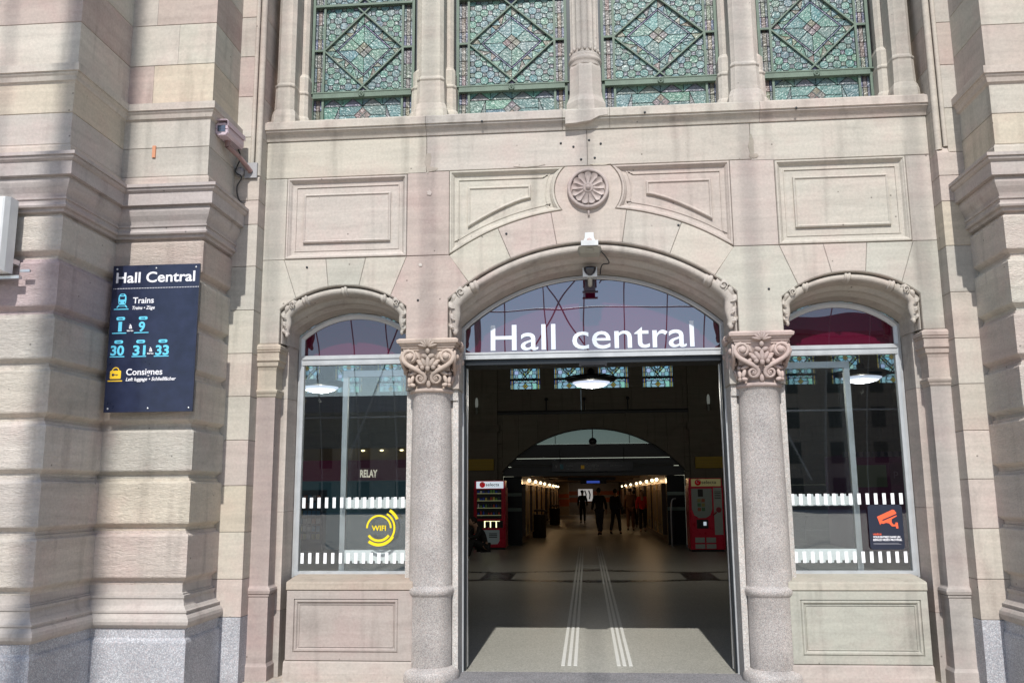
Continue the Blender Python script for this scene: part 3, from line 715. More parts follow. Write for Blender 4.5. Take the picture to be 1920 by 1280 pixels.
# ---- parapets under the side windows
for sg in (-1, 1):
    a, c = 2.79, 1.64
    x0, x1 = (-a, -c) if sg < 0 else (c, a)
    t = jit((.385, .345, .32) if sg < 0 else (.40, .395, .355), .01)
    p = MB(); pts = rectp(x0, x1, .155, .757)
    fr = rectp(x0+.07 if sg < 0 else x0+.09, x1-.13 if sg < 0 else x1-.06, .225, .685)
    # face frame around the sunk field
    p.sweep(pts, [(.001, .3), (.001, .004), (.005, 0)], True, 0, t)
    A_, B_ = offset(pts, .005, True), fr
    for i in range(4): p.add([(A_[i][0], 0, A_[i][1]), (A_[(i+1) % 4][0], 0, A_[(i+1) % 4][1]), (B_[(i+1) % 4][0], 0, B_[(i+1) % 4][1]), (B_[i][0], 0, B_[i][1])], [(0, 1, 2, 3)], 0, t)
    p.sweep(fr, [(0, 0), (.001, .014), (.012, .004), (.026, .004), (.034, .018), (.042, .022), (.044, .014), (.05, .014), (.052, .022)], True, 0, t)
    i2 = offset(fr, .052, True); p.add([(x, .022, z) for x, z in i2], [(0, 1, 2, 3)], 0, t)
    p.build('parapet_panel', STONE, ST)
    s_ = MB(); ts = jit((.40, .345, .30) if sg < 0 else (.43, .41, .36), .01)
    sp_ = [(.50, .875), (.22, .862), (.03, .838), (-.004, .83), (-.008, .82), (-.008, .766), (-.002, .76), (.50, .76)]
    s_.rings([[(x0-.004, y, z) for y, z in sp_], [(x1, y, z) for y, z in sp_]], 0, ts); s_.build('window_sill', STONE, ST)
    b_ = MB(); bp_ = [(.3, .152), (.01, .152), (-.012, .14), (-.02, .05), (-.016, -.02), (.3, -.02)]
    b_.rings([[(x0-.008, y, z) for y, z in bp_], [(x1, y, z) for y, z in bp_]], 0, jit((.44, .40, .375), .01)); b_.build('parapet_base', STONE, ST)

# ---- flat strips (buttresses) between the bay and the piers, with a roll at the arris above
for sg in (-1, 1):
    c = MB(); xo, xi = (3.372, 3.141) if sg < 0 else (3.36, 3.141)
    def xr(a, b_): return (-b_, -a) if sg < 0 else (a, b_)
    Ycf = -.17
    gz = MB(); block(gz, *xr(xi, xo+.02), Ycf-.004, .3, -.02, .545, 0); gz.build('granite_plinth', GR_BLUE, ST)
    z = .545; k = 0
    zs_ = [.545, .87, 1.28, 1.69, 2.10, 2.50, 2.90, 3.31, 3.73, 4.14, 4.38, 4.60]
    cl = [PINK2, CREAM, YELST, PINK2, CREAM, WARM, CREAM, GREYG, CREAM2, PINK2, PINK2] if sg < 0 else [PINK2, CREAM, PINK2, CREAM2, WARM, CREAM2, WARM, LILAC, YELST, PINK2, PINK2]
    for i in range(len(zs_)-1): block(c, *xr(xi, xo+.05), Ycf, .3, zs_[i], zs_[i+1], 0, jit(cl[i]))
    z = 4.6; k = 0
    while z < 9:
        z2 = z+.42; t = jit([WARM, CREAM2, PINK, LILAC, PINK2][k % 5])
        block(c, *xr(xi+.10, xo+.05), Ycf, .3, z, z2, 0, t)
        block(c, *xr(xi, xi+.12), Ycf+.045, .3, z, z2, 0, t)
        k += 1; z = z2
    def X_(a): return -a if sg < 0 else a
    c.tube([(X_(xi+.028), Ycf+.028, 4.63), (X_(xi+.028), Ycf+.028, 9)], .03, 14, 0, WARM)
    c.tube([(X_(xi+.088), Ycf+.022, 4.66), (X_(xi+.088), Ycf+.022, 9)], .022, 12, 0, WARM)
    # stop of the roll
    p0 = [(xi+.003, Ycf+.001), (xi+.11, Ycf+.001), (xi+.11, -.02), (xi+.003, -.02)]; p1 = [(xi+.004, Ycf+.06), (xi+.11, Ycf+.03), (xi+.11, -.02), (xi+.004, -.02)]
    c.rings([[(X_(a), b_, 4.597) for a, b_ in p0], [(X_(a), b_, 4.67) for a, b_ in p1]], 0, PINK2)
    c.build('buttress', STONE, ST)

# ---- the big rusticated piers
def pier(xo, xi, yf, yb, sg, cols, seed, up_in=0.0):
    """xi: edge facing the entrance. Returns the stone mesh parts"""
    random.seed(seed)
    x0, x1 = (-xo, -xi) if sg < 0 else (xi, xo)
    P = MB()
    gs = [.50]
    js = [.905, 1.343, 1.776, 2.203, 2.625, 3.04, 3.485, 3.86]
    for i in range(7):
        z0, z1 = js[i], js[i+1]
        prof_ = [(z0-.025, -.048), (z0+.004, -.046), (z0+.036, -.004), (z0+.046, 0), (z1-.068, 0), (z1-.056, -.006), (z1-.047, -.030), (z1-.025, -.034), (z1-.024, -.048)]
        # courses alternate between full and split blocks
        t = jit(cols[i % len(cols)], .05)
        if x1-x0 > 1.5:
            xm = x0+(x1-x0)*random.choice((.35, .55, .7))
            stack(P, x0, xm-.001, yf, yb, prof_, 0, t, (1, 0)); stack(P, xm+.001, x1, yf, yb, prof_, 0, jit(cols[(i+3) % len(cols)], .05), (0, 1))
        else: stack(P, x0, x1, yf, yb, prof_, 0, t)
    P.build('rusticated_pier', TOOLED, ST)
    S_ = MB(); t = jit((.43, .40, .38))
    stack(S_, x0, x1, yf, yb, [(.545, .03), (.555, .045), (.575, .062), (.60, .068), (.625, .062), (.645, .045), (.655, .03), (.665, .028), (.668, .036), (.682, .036), (.69, .02), (.72, -.008), (.76, -.02), (.775, -.02), (.778, -.012), (.80, -.012), (.803, -.03), (.815, -.03), (.82, -.045), (.885, -.048)], 0, t)
    S_.build('pier_base', STONE, ST)
    G_ = MB(); stack(G_, x0, x1, yf, yb, [(-.02, .05), (.435, .05), (.455, .044), (.47, .028), (.547, .026)], 0); G_.build('granite_plinth', GR_BLUE, ST)
    K = MB(); t = jit((.42, .39, .38) if sg < 0 else (.43, .40, .38))
    stack(K, x0, x1, yf, yb, [(3.834, -.03), (3.84, .002), (3.865, .006), (3.87, .03), (3.885, .036), (3.90, .03), (3.905, .022), (3.93, .022), (3.935, .034), (3.95, .036), (3.955, .02), (3.985, .03), (4.03, .055), (4.065, .068), (4.09, .070), (4.092, .062), (4.112, .062), (4.114, .10), (4.225, .10), (4.228, .108), (4.24, .122), (4.255, .128), (4.262, .125), (4.265, .14), (4.292, .14), (4.30, .10), (4.33, -.01)], 0, t)
    K.build('pier_cornice', STONE, ST)
    ux0, ux1 = (x0, x1-.012) if sg < 0 else (x0+.012, x1)
    U = MB(); uy = yf+.03
    stack(U, ux0, ux1, uy, yb, [(4.30, .02), (4.395, .02), (4.405, .012), (4.415, .012), (4.418, 0)], 0, jit(PINK2 if sg < 0 else CREAM))
    ucol = [CREAM2, LILAC, CREAM, LILAC, CREAM2, YELST, CREAM, PINK, CREAM2, PINK2]
    zz = 4.42; k = seed
    for h_ in (.27, .26): 
        block(U, ux0, ux1, uy, yb, zz, zz+h_, 0, jit(ucol[k % 10])); zz += h_; k += 1
    zz = 5.10
    while zz < 9.4:
        h_ = .40; w = ux1-ux0
        xm = ux0+w*(.38 if k % 2 else .62)
        block(U, ux0, xm-.001, uy+.02, yb, zz, zz+h_, 0, jit(ucol[(k+2) % 10])); block(U, xm+.001, ux1-.0, uy+.02, yb, zz, zz+h_, 0, jit(ucol[k % 10])); zz += h_; k += 1
    U.build('pier_shaft', STONE, ST)
    D = MB(); stack(D, ux0, ux1, uy, yb, [(4.945, 0), (4.955, .006), (4.965, .02), (5.0, .03), (5.015, .042), (5.03, .044), (5.032, .056), (5.098, .056), (5.112, .02)], 0, jit(CREAM2 if sg < 0 else PINK2)); D.build('string_course', STONE, ST)
pier(4.30, 3.371, -.80, .2, -1, [PINK2, YELST, LILAC, WARM, CREAM2, WARM, PINK, WARM], 3)
pier(7.2, 4.172, -1.60, .0, -1, [LILAC, (.40, .34, .35), CREAM2, WARM, LILAC, CREAM2, WARM], 4)
pier(4.30, 3.352, -.80, .2, 1, [LILAC, LILAC, PINK2, LILAC, PINK2, CREAM2, WARM], 5)
pier(7.2, 4.17, -1.60, .0, 1, [LILAC, WARM, CREAM2, WARM, LILAC, CREAM2, WARM], 6)
random.seed(11)

# ---- stained glass: mullions
def mull(cx, w0, w1, t, side=0):
    m_ = MB()
    def oct_(hw, hy, z, ch=.035, yc=.22):
        return [(cx-hw, yc, z), (cx-hw, yc-hy+ch, z), (cx-hw+ch, yc-hy, z), (cx+hw-ch, yc-hy, z), (cx+hw, yc-hy+ch, z), (cx+hw, yc, z)]
    prf = [(5.20, 1.35, .26), (5.30, 1.32, .255), (5.345, 1.22, .245), (5.37, 1.12, .235), (5.60, 1.06, .23), (5.615, 1.10, .24), (5.63, 1.10, .24), (5.645, 1.02, .225), (5.66, 1.0, .215), (9, 1.0, .215)]
    m_.rings([oct_(w0*k/1.0, hy, z) for z, k, hy in prf], 0, t)
    # chamfered side shafts set back
    prf2 = [(5.20, 1.2, .25), (5.345, 1.14, .24), (5.37, 1.06, .23), (5.60, 1.04, .225), (5.615, 1.07, .235), (5.63, 1.07, .235), (5.65, 1.0, .215), (5.80, 1.0, .215), (5.86, .88, .16), (9, .88, .16)]
    m_.rings([oct_(w1*k, hy, z, .03, .40) for z, k, hy in prf2], 0, t)
    m_.build('mullion', STONE, ST)
mull(-1.52, .125, .215, jit(CREAM)); mull(1.52, .125, .215, jit(CREAM2))
mull(-2.99, .09, .17, jit(CREAM)); mull(2.99, .09, .17, jit(CREAM2))
fc = MB(); t = jit(LILAC)
fc.rings([[(.19*k*math.cos(R(22.5+45*j)), .17+.19*k*math.sin(R(22.5+45*j)), z) for j in range(8)] for z, k in ((5.13, 1.08), (5.33, 1.08), (5.40, .92), (5.46, .88), (5.70, .86), (5.74, .80))], 0, t)
fc.lathe([(.15, 5.73), (.155, 5.745), (.15, 5.76), (.158, 5.77), (.168, 5.79), (.158, 5.81), (.15, 5.815), (.155, 5.83), (.148, 5.85), (.14, 5.86)], (0, .17, 0), 36, 0, t)
nf = 16; rings_ = []
for z in (5.86, 5.885, 9):
    ring = []
    for k in range(nf*6):
        a = 2*math.pi*k/(nf*6); f = abs(math.cos(nf*a/2)); r_ = .142-(.016*(f**.7) if z > 5.87 else 0)
        ring.append((r_*math.cos(a), .17+r_*math.sin(a), z))
    rings_.append(ring)
fc.rings(rings_, 0, t, False)
for k in range(nf):
    a = 2*math.pi*(k)/nf; fc.ell((.142*math.cos(a), .17+.142*math.sin(a), 5.89), (.014, .014, .02), None, 0, t, 8, 6)
fc.build('fluted_colonnette', STONE, ST)

# ---- stained glass windows
def clip(poly, conv):
    out = poly
    n = len(conv)
    ar = area2(conv); s = 1 if ar > 0 else -1
    for i in range(n):
        a, b_ = conv[i], conv[(i+1) % n]; inp = out; out = []
        if not inp: return []
        def side(p): return s*((b_[0]-a[0])*(p[1]-a[1])-(b_[1]-a[1])*(p[0]-a[0]))
        for j in range(len(inp)):
            p, q = inp[j], inp[(j+1) % len(inp)]; sp, sq = side(p), side(q)
            if sp >= 0: out.append(p)
            if (sp > 0 and sq < 0) or (sp < 0 and sq > 0):
                u = sp/(sp-sq); out.append((p[0]+(q[0]-p[0])*u, p[1]+(q[1]-p[1])*u))
    return out if len(out) > 2 and abs(area2(out)) > 2e-5 else []
TEAL = [(.095, .185, .17), (.085, .165, .16), (.105, .20, .18), (.095, .178, .182), (.095, .19, .158)]
MAUVE = (.115, .14, .145); SAND = (.16, .16, .125); ROSE = (.155, .135, .12); BLUE = (.10, .115, .18); PALE = (.12, .21, .19)
LT = {'teal': [(.62, .95, .84), (.55, .88, .80), (.72, .98, .90), (.60, .90, .90), (.68, .95, .80)], 'mauve': (.66, .74, .76), 'sand': (.95, .62, .15), 'rose': (.9, .55, .12), 'blue': (.16, .2, .6), 'pale': (.8, 1, .95), 'red': (.5, .08, .06)}
def stained(cx, z0, w, y, mod, pitch, mods, backlit, parent, name='stained_window', lw=.0021):
    C = (lambda n, k=0: (LT['teal'][k % 5] if n == 'teal' else LT[n])) if backlit else (lambda n, k=0: {'teal': TEAL[k % 5], 'mauve': MAUVE, 'sand': SAND, 'rose': ROSE, 'blue': BLUE, 'pale': PALE, 'red': (.25, .13, .10)}[n])
    G, Ld = MB(), MB(); cnt = [0]
    def piece(poly, c, k=None):
        if len(poly) < 3: return
        if k is None: k = random.randrange(5)
        col = C(c, k); col = tuple(v*random.uniform(.85, 1.15) for v in col)
        G.add([(cx+a, y, z0+b_) for a, b_ in poly], [tuple(range(len(poly)))], 0, col)
        for i in range(len(poly)):
            a, b_ = Vector(poly[i]), Vector(poly[(i+1) % len(poly)]); d = b_-a
            if d.length < .004: continue
            n = Vector((d.y, -d.x)).normalized()*lw
            q = [a+n, b_+n, b_-n, a-n]
            Ld.add([(cx+v_.x, y-.004, z0+v_.y) for v_ in q], [(0, 1, 2, 3)], 0)
    bd = .115; hw = w/2; iw = hw-bd
    zb = .30
    # side borders
    for s in (-1, 1):
        zz = 0; k = 0
        H = zb+mod*mods
        while zz < H:
            z2 = min(zz+.16, H)
            for a, b_, c in ((iw+.005, iw+.035, 'mauve'), (iw+.035, iw+.075, 'rose' if k % 3 else 'sand'), (iw+.075, hw, 'mauve')):
                piece([(s*a, zz), (s*b_, zz), (s*b_, z2), (s*a, z2)], 'blue' if (c == 'mauve' and k % 4 == 1) else c)
            zz = z2; k += 1
    # bottom panel: zigzag, central lozenge, rails
    piece([(-iw, 0), (-iw+.17, 0), (-iw+.12, .06), (-iw+.17, .2), (-iw, .2)], 'teal')
    piece([(iw, 0), (iw-.17, 0), (iw-.12, .06), (iw-.17, .2), (iw, .2)], 'teal')
    x0, x1 = -iw+.17, iw-.17
    for s in (-1, 1): piece([(s*x1, 0), (s*x1, .2), (s*(iw-.12), .06)], 'mauve')
    for a, c in ((0, 0), (1, 1)):
        s = -1 if a == 0 else 1
        piece([(s*.09, .10), (s*x1, .10), (s*x1, .2), (s*.0, .2), (0, .19)], 'teal'); piece([(s*.09, .10), (0, .01), (0, 0), (s*x1, 0), (s*x1, .10)], 'teal')
    for dx, dz in ((-.045, 0), (.045, 0), (0, .045), (0, -.045)):
        piece([(dx-.042, .10+dz), (dx, .10+dz-.042), (dx+.042, .10+dz), (dx, .10+dz+.042)], 'rose')
    nz = 4; wz = 2*iw/nz
    for k in range(nz):
        a = -iw+k*wz
        piece([(a, .2), (a+wz, .2), (a+wz*.5, .285)], 'mauve'); piece([(a, .2), (a+wz*.5, .285), (a, .285)], 'teal'); piece([(a+wz, .2), (a+wz, .285), (a+wz*.5, .285)], 'teal')
    # main modules
    for mi in range(mods):
        zc = zb+.03+mod*mi+mod/2; hz = mod/2-.02; top, bot = zc+hz, zc-hz
        dh = hz*.86   # half height of the lozenge
        loz = [(0, zc-dh), (iw, zc), (0, zc+dh), (-iw, zc)]
        corners = []
        for sx in (-1, 1):
            for sz in (-1, 1):
                e = hz-dh; ex = iw*e/dh
                corners.append([(sx*iw, zc), (sx*iw, zc+sz*hz), (sx*ex, zc+sz*hz), (0, zc+sz*dh)])
        for sz in (-1, 1):
            e = hz-dh; ex = iw*e/dh; piece([(0, zc+sz*dh), (ex, zc+sz*hz), (-ex, zc+sz*hz)], 'blue' if not backlit else 'pale')
        p = pitch; o = p*.345
        nx = int(2*iw/p)+2; nzn = int(2*hz/p)+2
        q2 = math.sqrt(.5); rot = lambda P_: [((a-b_)*q2, zc+(a+b_)*q2) for a, b_ in P_]
        for i in range(-nx-1, nx+2):
            for j in range(-nzn-1, nzn+2):
                ox, oz = i*p+p*.5, j*p
                octg = [(ox+o-p/2, oz-p/2), (ox-o+p/2, oz-p/2), (ox+p/2, oz+o-p/2), (ox+p/2, oz-o+p/2), (ox-o+p/2, oz+p/2), (ox+o-p/2, oz+p/2), (ox-p/2, oz-o+p/2), (ox-p/2, oz+o-p/2)]
                sq = [(ox+p/2-o, oz+p/2), (ox+p/2, oz+p/2-o), (ox+p/2+o, oz+p/2), (ox+p/2, oz+p/2+o)]
                octg, sq = rot(octg), rot(sq)
                for cn in corners:
                    piece(clip(octg, cn), 'teal' if (i+j) % 3 else 'pale'); piece(clip(sq, cn), 'mauve')
        # inside the lozenge: band of shards, blue fillet, wedges, four squares
        def L4(f): return [(0, zc-dh*f), (iw*f, zc), (0, zc+dh*f), (-iw*f, zc)]
        A_, B_, C_, D_ = L4(.97), L4(.72), L4(.66), L4(.22)
        for q in range(4):
            a, b_, c, d = Vector(A_[q]), Vector(A_[(q+1) % 4]), Vector(B_[(q+1) % 4]), Vector(B_[q])
            ns = 6
            for k in range(ns):
                u, v_ = k/ns, (k+1)/ns
                P1, P2, P3, P4 = a.lerp(b_, u), a.lerp(b_, v_), d.lerp(c, v_), d.lerp(c, u)
                if k % 2: piece([tuple(P1), tuple(P2), tuple(P3)], 'sand' if k != 3 else 'pale'); piece([tuple(P1), tuple(P3), tuple(P4)], 'teal')
                else: piece([tuple(P1), tuple(P2), tuple(P4)], 'teal'); piece([tuple(P2), tuple(P3), tuple(P4)], 'sand' if k == 2 else 'pale')
            piece([B_[q], B_[(q+1) % 4], C_[(q+1) % 4], C_[q]], 'blue')
            m1 = tuple(Vector(C_[q]).lerp(Vector(C_[(q+1) % 4]), .5)); m2 = tuple(Vector(D_[q]).lerp(Vector(D_[(q+1) % 4]), .5))
            piece([C_[q], m1, m2, D_[q]], 'teal', q); piece([m1, C_[(q+1) % 4], D_[(q+1) % 4], m2], 'teal', q+2)
            d2 = Vector(D_[q]); piece([(0, zc), tuple(Vector(D_[(q-1) % 4]).lerp(d2, .5)), D_[q], m2], 'rose')
    rt = thing(name, None, None, (cx, y, z0)) if False else None
    Fm = MB(); H = zb+.03+mod*mods
    def bar(x0, x1, z0_, z1_, dy=.035, yy=None): Fm.box(cx+x0, cx+x1, y-dy, y+.012, z0+z0_, z0+z1_, 0)
    bar(-hw-.012, -hw+.016, 0, H); bar(hw-.016, hw+.012, 0, H)
    bar(-hw+.016, hw-.016, zb-.022, zb+.036, .055)
    Fm.box(cx-hw-.03, cx+hw+.03, y-.06, y-.03, z0+zb+.03, z0+zb+.042, 0)
    for s in (-1, 1): bar(s*iw-.011, s*iw+.011, .0, zb-.022, .028); bar(s*iw-.011, s*iw+.011, zb+.036, H, .028)
    bar(-iw, iw, H-.028, H, .05)
    for mi in range(1, mods): bar(-hw+.016, hw-.016, zb+.03+mod*mi-.012, zb+.03+mod*mi+.012, .045)
    th_ = .0072 if not backlit else .016
    for mi in range(mods):
        zc = zb+.03+mod*mi+mod/2; hz = mod/2-.02; dh = hz*.86; e = hz-dh; ex = iw*e/dh
        for sx in (-1, 1):
            for sz in (-1, 1):
                a, b_ = Vector((sx*iw, zc)), Vector((-sx*ex, zc+sz*hz)); d = (b_-a).normalized(); n = Vector((-d.y, d.x))*th_
                q = [a+n, b_+n, b_-n, a-n]
                Fm.rings([[(cx+v_.x, yy, z0+v_.y) for v_ in q] for yy in (y-.022-.002*(sx+1)-.001*sz, y-.004)], 0)
            Fm.box(*sorted((cx+sx*(iw+.01), cx+sx*(hw-.01))), y-.026, y-.004, z0+zc-.011, z0+zc+.011, 0)
    # fixing roundel on the transom
    Fm.lathe([(.03, 0), (.03, .012), (.02, .016), (.018, .01), (.008, .01), (.007, .02), (.001, .021)], (0, 0, 0), 18, 0, (1, 1, 1), True, Matrix.Translation((cx, y-.056, z0+zb+.004)) @ Matrix.Rotation(R(90), 4, 'X'))
    f = Fm.build(name, GREEN if not backlit else DARKM, parent, loc=(cx, y, z0))
    gl = G.build('glass', STB if backlit else STG, f, loc=(cx, y, z0)); ld = Ld.build('leading', LEAD, f, loc=(cx, y, z0))
    return f
for cx, w in ((-2.29, 1.06), (-.745, 1.11), (.75, 1.14), (2.27, 1.06)):
    stained(cx, 5.345, w, .37, .985, .088, 3, False, ST)
lit = MB(); lit.box(-3.2, 3.2, .40, .46, 5.0, ZT, 0); lit.build('window_backing', DARKM, ST)

# ---- side windows (aluminium frame, panes, film bars) and the entrance
def arcpath(cx, h, zs, za, zb, nb=24):
    rise = za-zs; r_ = (h*h+rise*rise)/(2*rise); a = math.asin(h/r_)
    return [(cx-h, zb)]+arc(cx, za-r_, r_, -a, a, nb)+[(cx+h, zb)]
for sg in (-1, 1):
    cx = sg*2.275; F = MB()
    pth = arcpath(cx, .570, 3.12, 3.345, .845)
    F.sweep(pth, [(0, .345), (0, .285), (.022, .283), (.032, .29), (.052, .30), (.055, .345)], True, 0)
    F.box(cx-.545, cx+.545, .292, .35, 2.858, 2.90, 0); F.box(cx-.545, cx+.545, .282, .35, 2.90, 2.937, 0); F.box(cx-.545, cx+.545, .287, .35, 2.845, 2.856, 0)
    F.box(cx-.545, cx+.545, .27, .35, .846, .90, 0); F.box(cx-.545, cx+.545, .262, .30, .862, .885, 0)
    f = F.build('side_window', ALUW, ST)
    G = MB(); G.box(cx-.535, cx+.535, .322, .328, .88, 2.87, 0); G.build('pane', GLASS, f)
    T = MB(); tp = arcpath(cx, .535, 3.10, 3.305, 2.93); T.slab(tp, .312, .33, .001); T.build('transom_pane', MAROON2, f)
    for z0, z1 in ((1.480, 1.578), (.968, 1.066)):
        D = MB(); x = cx-.500
        while x < cx+.50: D.box(x, x+.030, .3185, .3205, z0, z1, 0); x += .0735
        D.build('safety_stripes', WHITE, f)
# parked sliding door leaves behind the side windows
for sg in (-1, 1):
    xs0 = 2.43 if sg < 0 else 2.40; a, b_ = sorted((sg*xs0, sg*1.20)); L_ = MB()
    sx0, sx1 = (a, a+.05) if sg < 0 else (b_-.05, b_)
    L_.box(sx0, sx1, .40, .45, .04, 2.80, 0); ix = (b_-.028, b_) if sg < 0 else (a, a+.028)
    L_.box(*ix, .40, .45, .04, 2.80, 0); L_.box(a+.03, b_-.03, .402, .448, .04, .12, 0); L_.box(a+.03, b_-.03, .402, .448, 2.74, 2.80, 0)
    lf = L_.build('sliding_door', ALU, ST)
    G = MB(); G.box(a+.03, b_-.03, .422, .428, .12, 2.74, 0); G.build('pane', GLASS, lf)
    for z0, z1, up in ((1.470, 1.555, 1), (.985, 1.085, 0)):
        D = MB(); xa, xb = (a+.05, b_-.03) if sg < 0 else (a+.03, b_-.05)
        D.box(xa, xb, .4175, .4205, z0, z1, 0)
        x = xa
        while x < xb-.03:
            D.box(x, x+.034, .4178, .4202, (z1 if up else z0-.022), (z1+.02 if up else z0), 0); x += .0735
        D.build('safety_stripes', WHITE, lf)
F = MB(); pth = arcpath(0, 1.243, 3.175, 3.665, 2.88, 36)
F.sweep(pth, [(0, .345), (0, .285), (.018, .283), (.026, .295), (.034, .30), (.036, .345)], True, 0)
F.box(-1.235, 1.235, .270, .36, 2.868, 2.925, 0); F.box(-1.235, 1.235, .262, .29, 2.915, 2.932, 0)
for s in (-1, 1): F.box(*sorted((s*1.243, s*1.222)), .285, .36, -.02, 2.868, 0)
F.build('entrance_frame', ALUW, ST)
H = MB(); H.box(-1.222, 1.222, .30, .62, 2.815, 2.867, 0)
for s in (-1, 1): H.box(*sorted((s*1.221, s*1.205)), .32, .39, 0, 2.815, 0)
H.build('door_head', DARKM, ST)
T = MB(); T.slab(arcpath(0, 1.205, 3.15, 3.628, 2.93, 36), .312, .33, .001); tr = T.build('transom_pane', MAROON, ST)
Lt = MB(); text_into(Lt, 'Hall central', -.965, 2.955, .309, width=1.935, height=.262, bold=.004, depth=.003); Lt.build('lettering', plain('white_letter_film', (.72, .78, .86), .25), tr, label="white lettering reading Hall central")
sn = MB(); sn.box(-.12, .14, .24, .30, 2.775, 2.82, 0); sn.box(-.1, .12, .225, .24, 2.785, 2.81, 0); sn.build('door_sensor', BLACK, ST)
th_ = MB(); th_.box(-1.33, 1.33, -.32, .402, -.019, -.001, 0)
tag(th_.build('threshold', PAVE), kind='structure')
tk = MB(); tk.box(-1.2, 1.2, .40, .45, .0005, .008, 0); tk.build('floor_track', ALU, ST)

# the aluminium plane sits a hand's depth further in than first drawn
for o in list(SC.objects):
    if o.type == 'MESH' and (o.name.split('.')[0] in ('side_window', 'sliding_door', 'entrance_frame', 'door_head', 'door_sensor', 'floor_track') or (o.parent and o.parent.name.split('.')[0] in ('side_window', 'sliding_door')) or o.name.split('.')[0] in ('transom_pane', ) or (o.parent and o.parent.name.startswith('transom_pane'))):
        for v_ in o.data.vertices: v_.co = Vector((v_.co.x*1.012, v_.co.y+.10, 1.6+(v_.co.z-1.6)*1.012))
def deeper(o_):
    for c_ in o_.children:
        for v_ in c_.data.vertices:
            w_ = v_.co+c_.location+o_.location; w_ = Vector((w_.x*1.012, w_.y+.10, 1.6+(w_.z-1.6)*1.012)); v_.co = w_-c_.location-o_.location
# ---- interior of the hall
HL = MB()
YB = 20.0; XH = 13.0
ac, ar, az = .13, None, None
aw, a_s, a_t = 2.85, 2.3, 3.62      # arch to the concourse passage: half width, springing, apex
rise = a_t-a_s; rad_ = (aw*aw+rise*rise)/(2*rise)
def archz(x):
    d = abs(x-ac)
    return a_t-rad_+math.sqrt(max(0, rad_*rad_-d*d))
ws = .97
wins = [c+d for c in (-8.5, .13, 8.8) for d in (-2.11, -.70, .71, 2.12)]
WZ0, WZ1 = 4.90, 8.0
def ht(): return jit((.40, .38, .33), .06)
# below the windows, stone courses beside the arch
for s, xa in ((-1, -XH), (1, ac+aw)):
    x0, x1 = (xa, ac-aw) if s < 0 else (xa, XH)
    z = 0; k = 0
    while z < 3.6:
        z2 = min(z+.45, 3.6); x = x0
        while x < x1-.01:
            w = 1.35 if k % 2 else 1.1
            xx = min(x+w, x1); HL.slab(rectp(x, xx, z, z2), YB, YB+.3, .008, 0, ht(), .002); x = xx; k += 1
        z = z2; k += 1
n = 9
for i in range(n):     # voussoirs
    a0 = -math.asin(aw/rad_)+2*math.asin(aw/rad_)*i/n; a1 = -math.asin(aw/rad_)+2*math.asin(aw/rad_)*(i+1)/n
    lo = arc(ac, a_t-rad_, rad_, a0, a1, 6)
    hi = [(min(max(lo[-1][0], ac-aw), ac+aw), 4.15), (min(max(lo[0][0], ac-aw), ac+aw), 4.15)]
    HL.slab(lo+hi, YB, YB+.6, .006, 0, ht(), .0015)
for s in (-1, 1):
    x0, x1 = (-XH, ac-aw) if s < 0 else (ac+aw, XH)
    HL.slab(rectp(x0, x1, 3.6, 4.15), YB, YB+.3, .006, 0, ht(), .0015)
x = -XH
while x < XH: HL.slab(rectp(x, min(x+1.6, XH), 4.15, WZ0), YB, YB+.3, .006, 0, ht(), .0015); x += 1.6
edges = [-XH]
for c in wins: edges += [c-ws/2, c+ws/2]
edges.append(XH)
for i in range(0, len(edges), 2): HL.box(edges[i], edges[i+1], YB, YB+.3, WZ0, WZ1, 0, ht())
HL.box(-XH, XH, YB, YB+.3, WZ1, 10.5, 0, ht())
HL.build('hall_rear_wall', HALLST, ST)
o_ = MB()
for s in (-1, 1):
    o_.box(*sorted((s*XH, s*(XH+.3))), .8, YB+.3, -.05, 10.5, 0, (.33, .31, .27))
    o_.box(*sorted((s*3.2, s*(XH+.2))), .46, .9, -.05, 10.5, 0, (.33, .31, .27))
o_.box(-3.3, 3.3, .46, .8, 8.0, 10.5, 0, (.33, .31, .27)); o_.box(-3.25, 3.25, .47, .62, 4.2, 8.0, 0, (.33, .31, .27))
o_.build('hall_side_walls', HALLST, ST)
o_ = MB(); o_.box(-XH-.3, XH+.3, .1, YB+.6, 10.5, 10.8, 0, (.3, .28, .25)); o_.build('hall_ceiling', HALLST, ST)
pl_ = MB()
for c, w in ((-3.35, .95), (3.62, .95), (-11.9, .8), (12.1, .8)):
    pl_ = MB(); pl_.box(c-w/2, c+w/2, YB-.12, YB-.001, 0, 3.52, 0, ht()); pl_.box(c-w/2-.06, c+w/2+.06, YB-.18, YB-.0015, 3.52, 3.75, 0, ht()); pl_.box(c-w/2, c+w/2, YB-.12, YB-.001, 3.751, 9.9, 0, ht()); pl_.build('hall_pilaster', HALLST, ST)
lg = MB(); lg.box(-2.86, 3.13, YB-.10, YB-.001, 4.08, 4.14, 0); lg.tube([(-2.86, YB-.14, 4.17), (3.13, YB-.14, 4.17)], .02, 8)
lg.build('cable_ledge', DARKM, ST)
for k, c in enumerate(wins):
    if k == 0:
        w0 = stained(c, WZ0, ws, YB+.12, .98, .16, 3, True, ST, 'rear_stained_window', .0095)
    else:
        w_ = w0.copy(); SC.collection.objects.link(w_); w_.parent = ST; w_.location = (c, YB+.12, WZ0)
        for ch in w0.children:
            cc = ch.copy(); SC.collection.objects.link(cc); cc.parent = w_
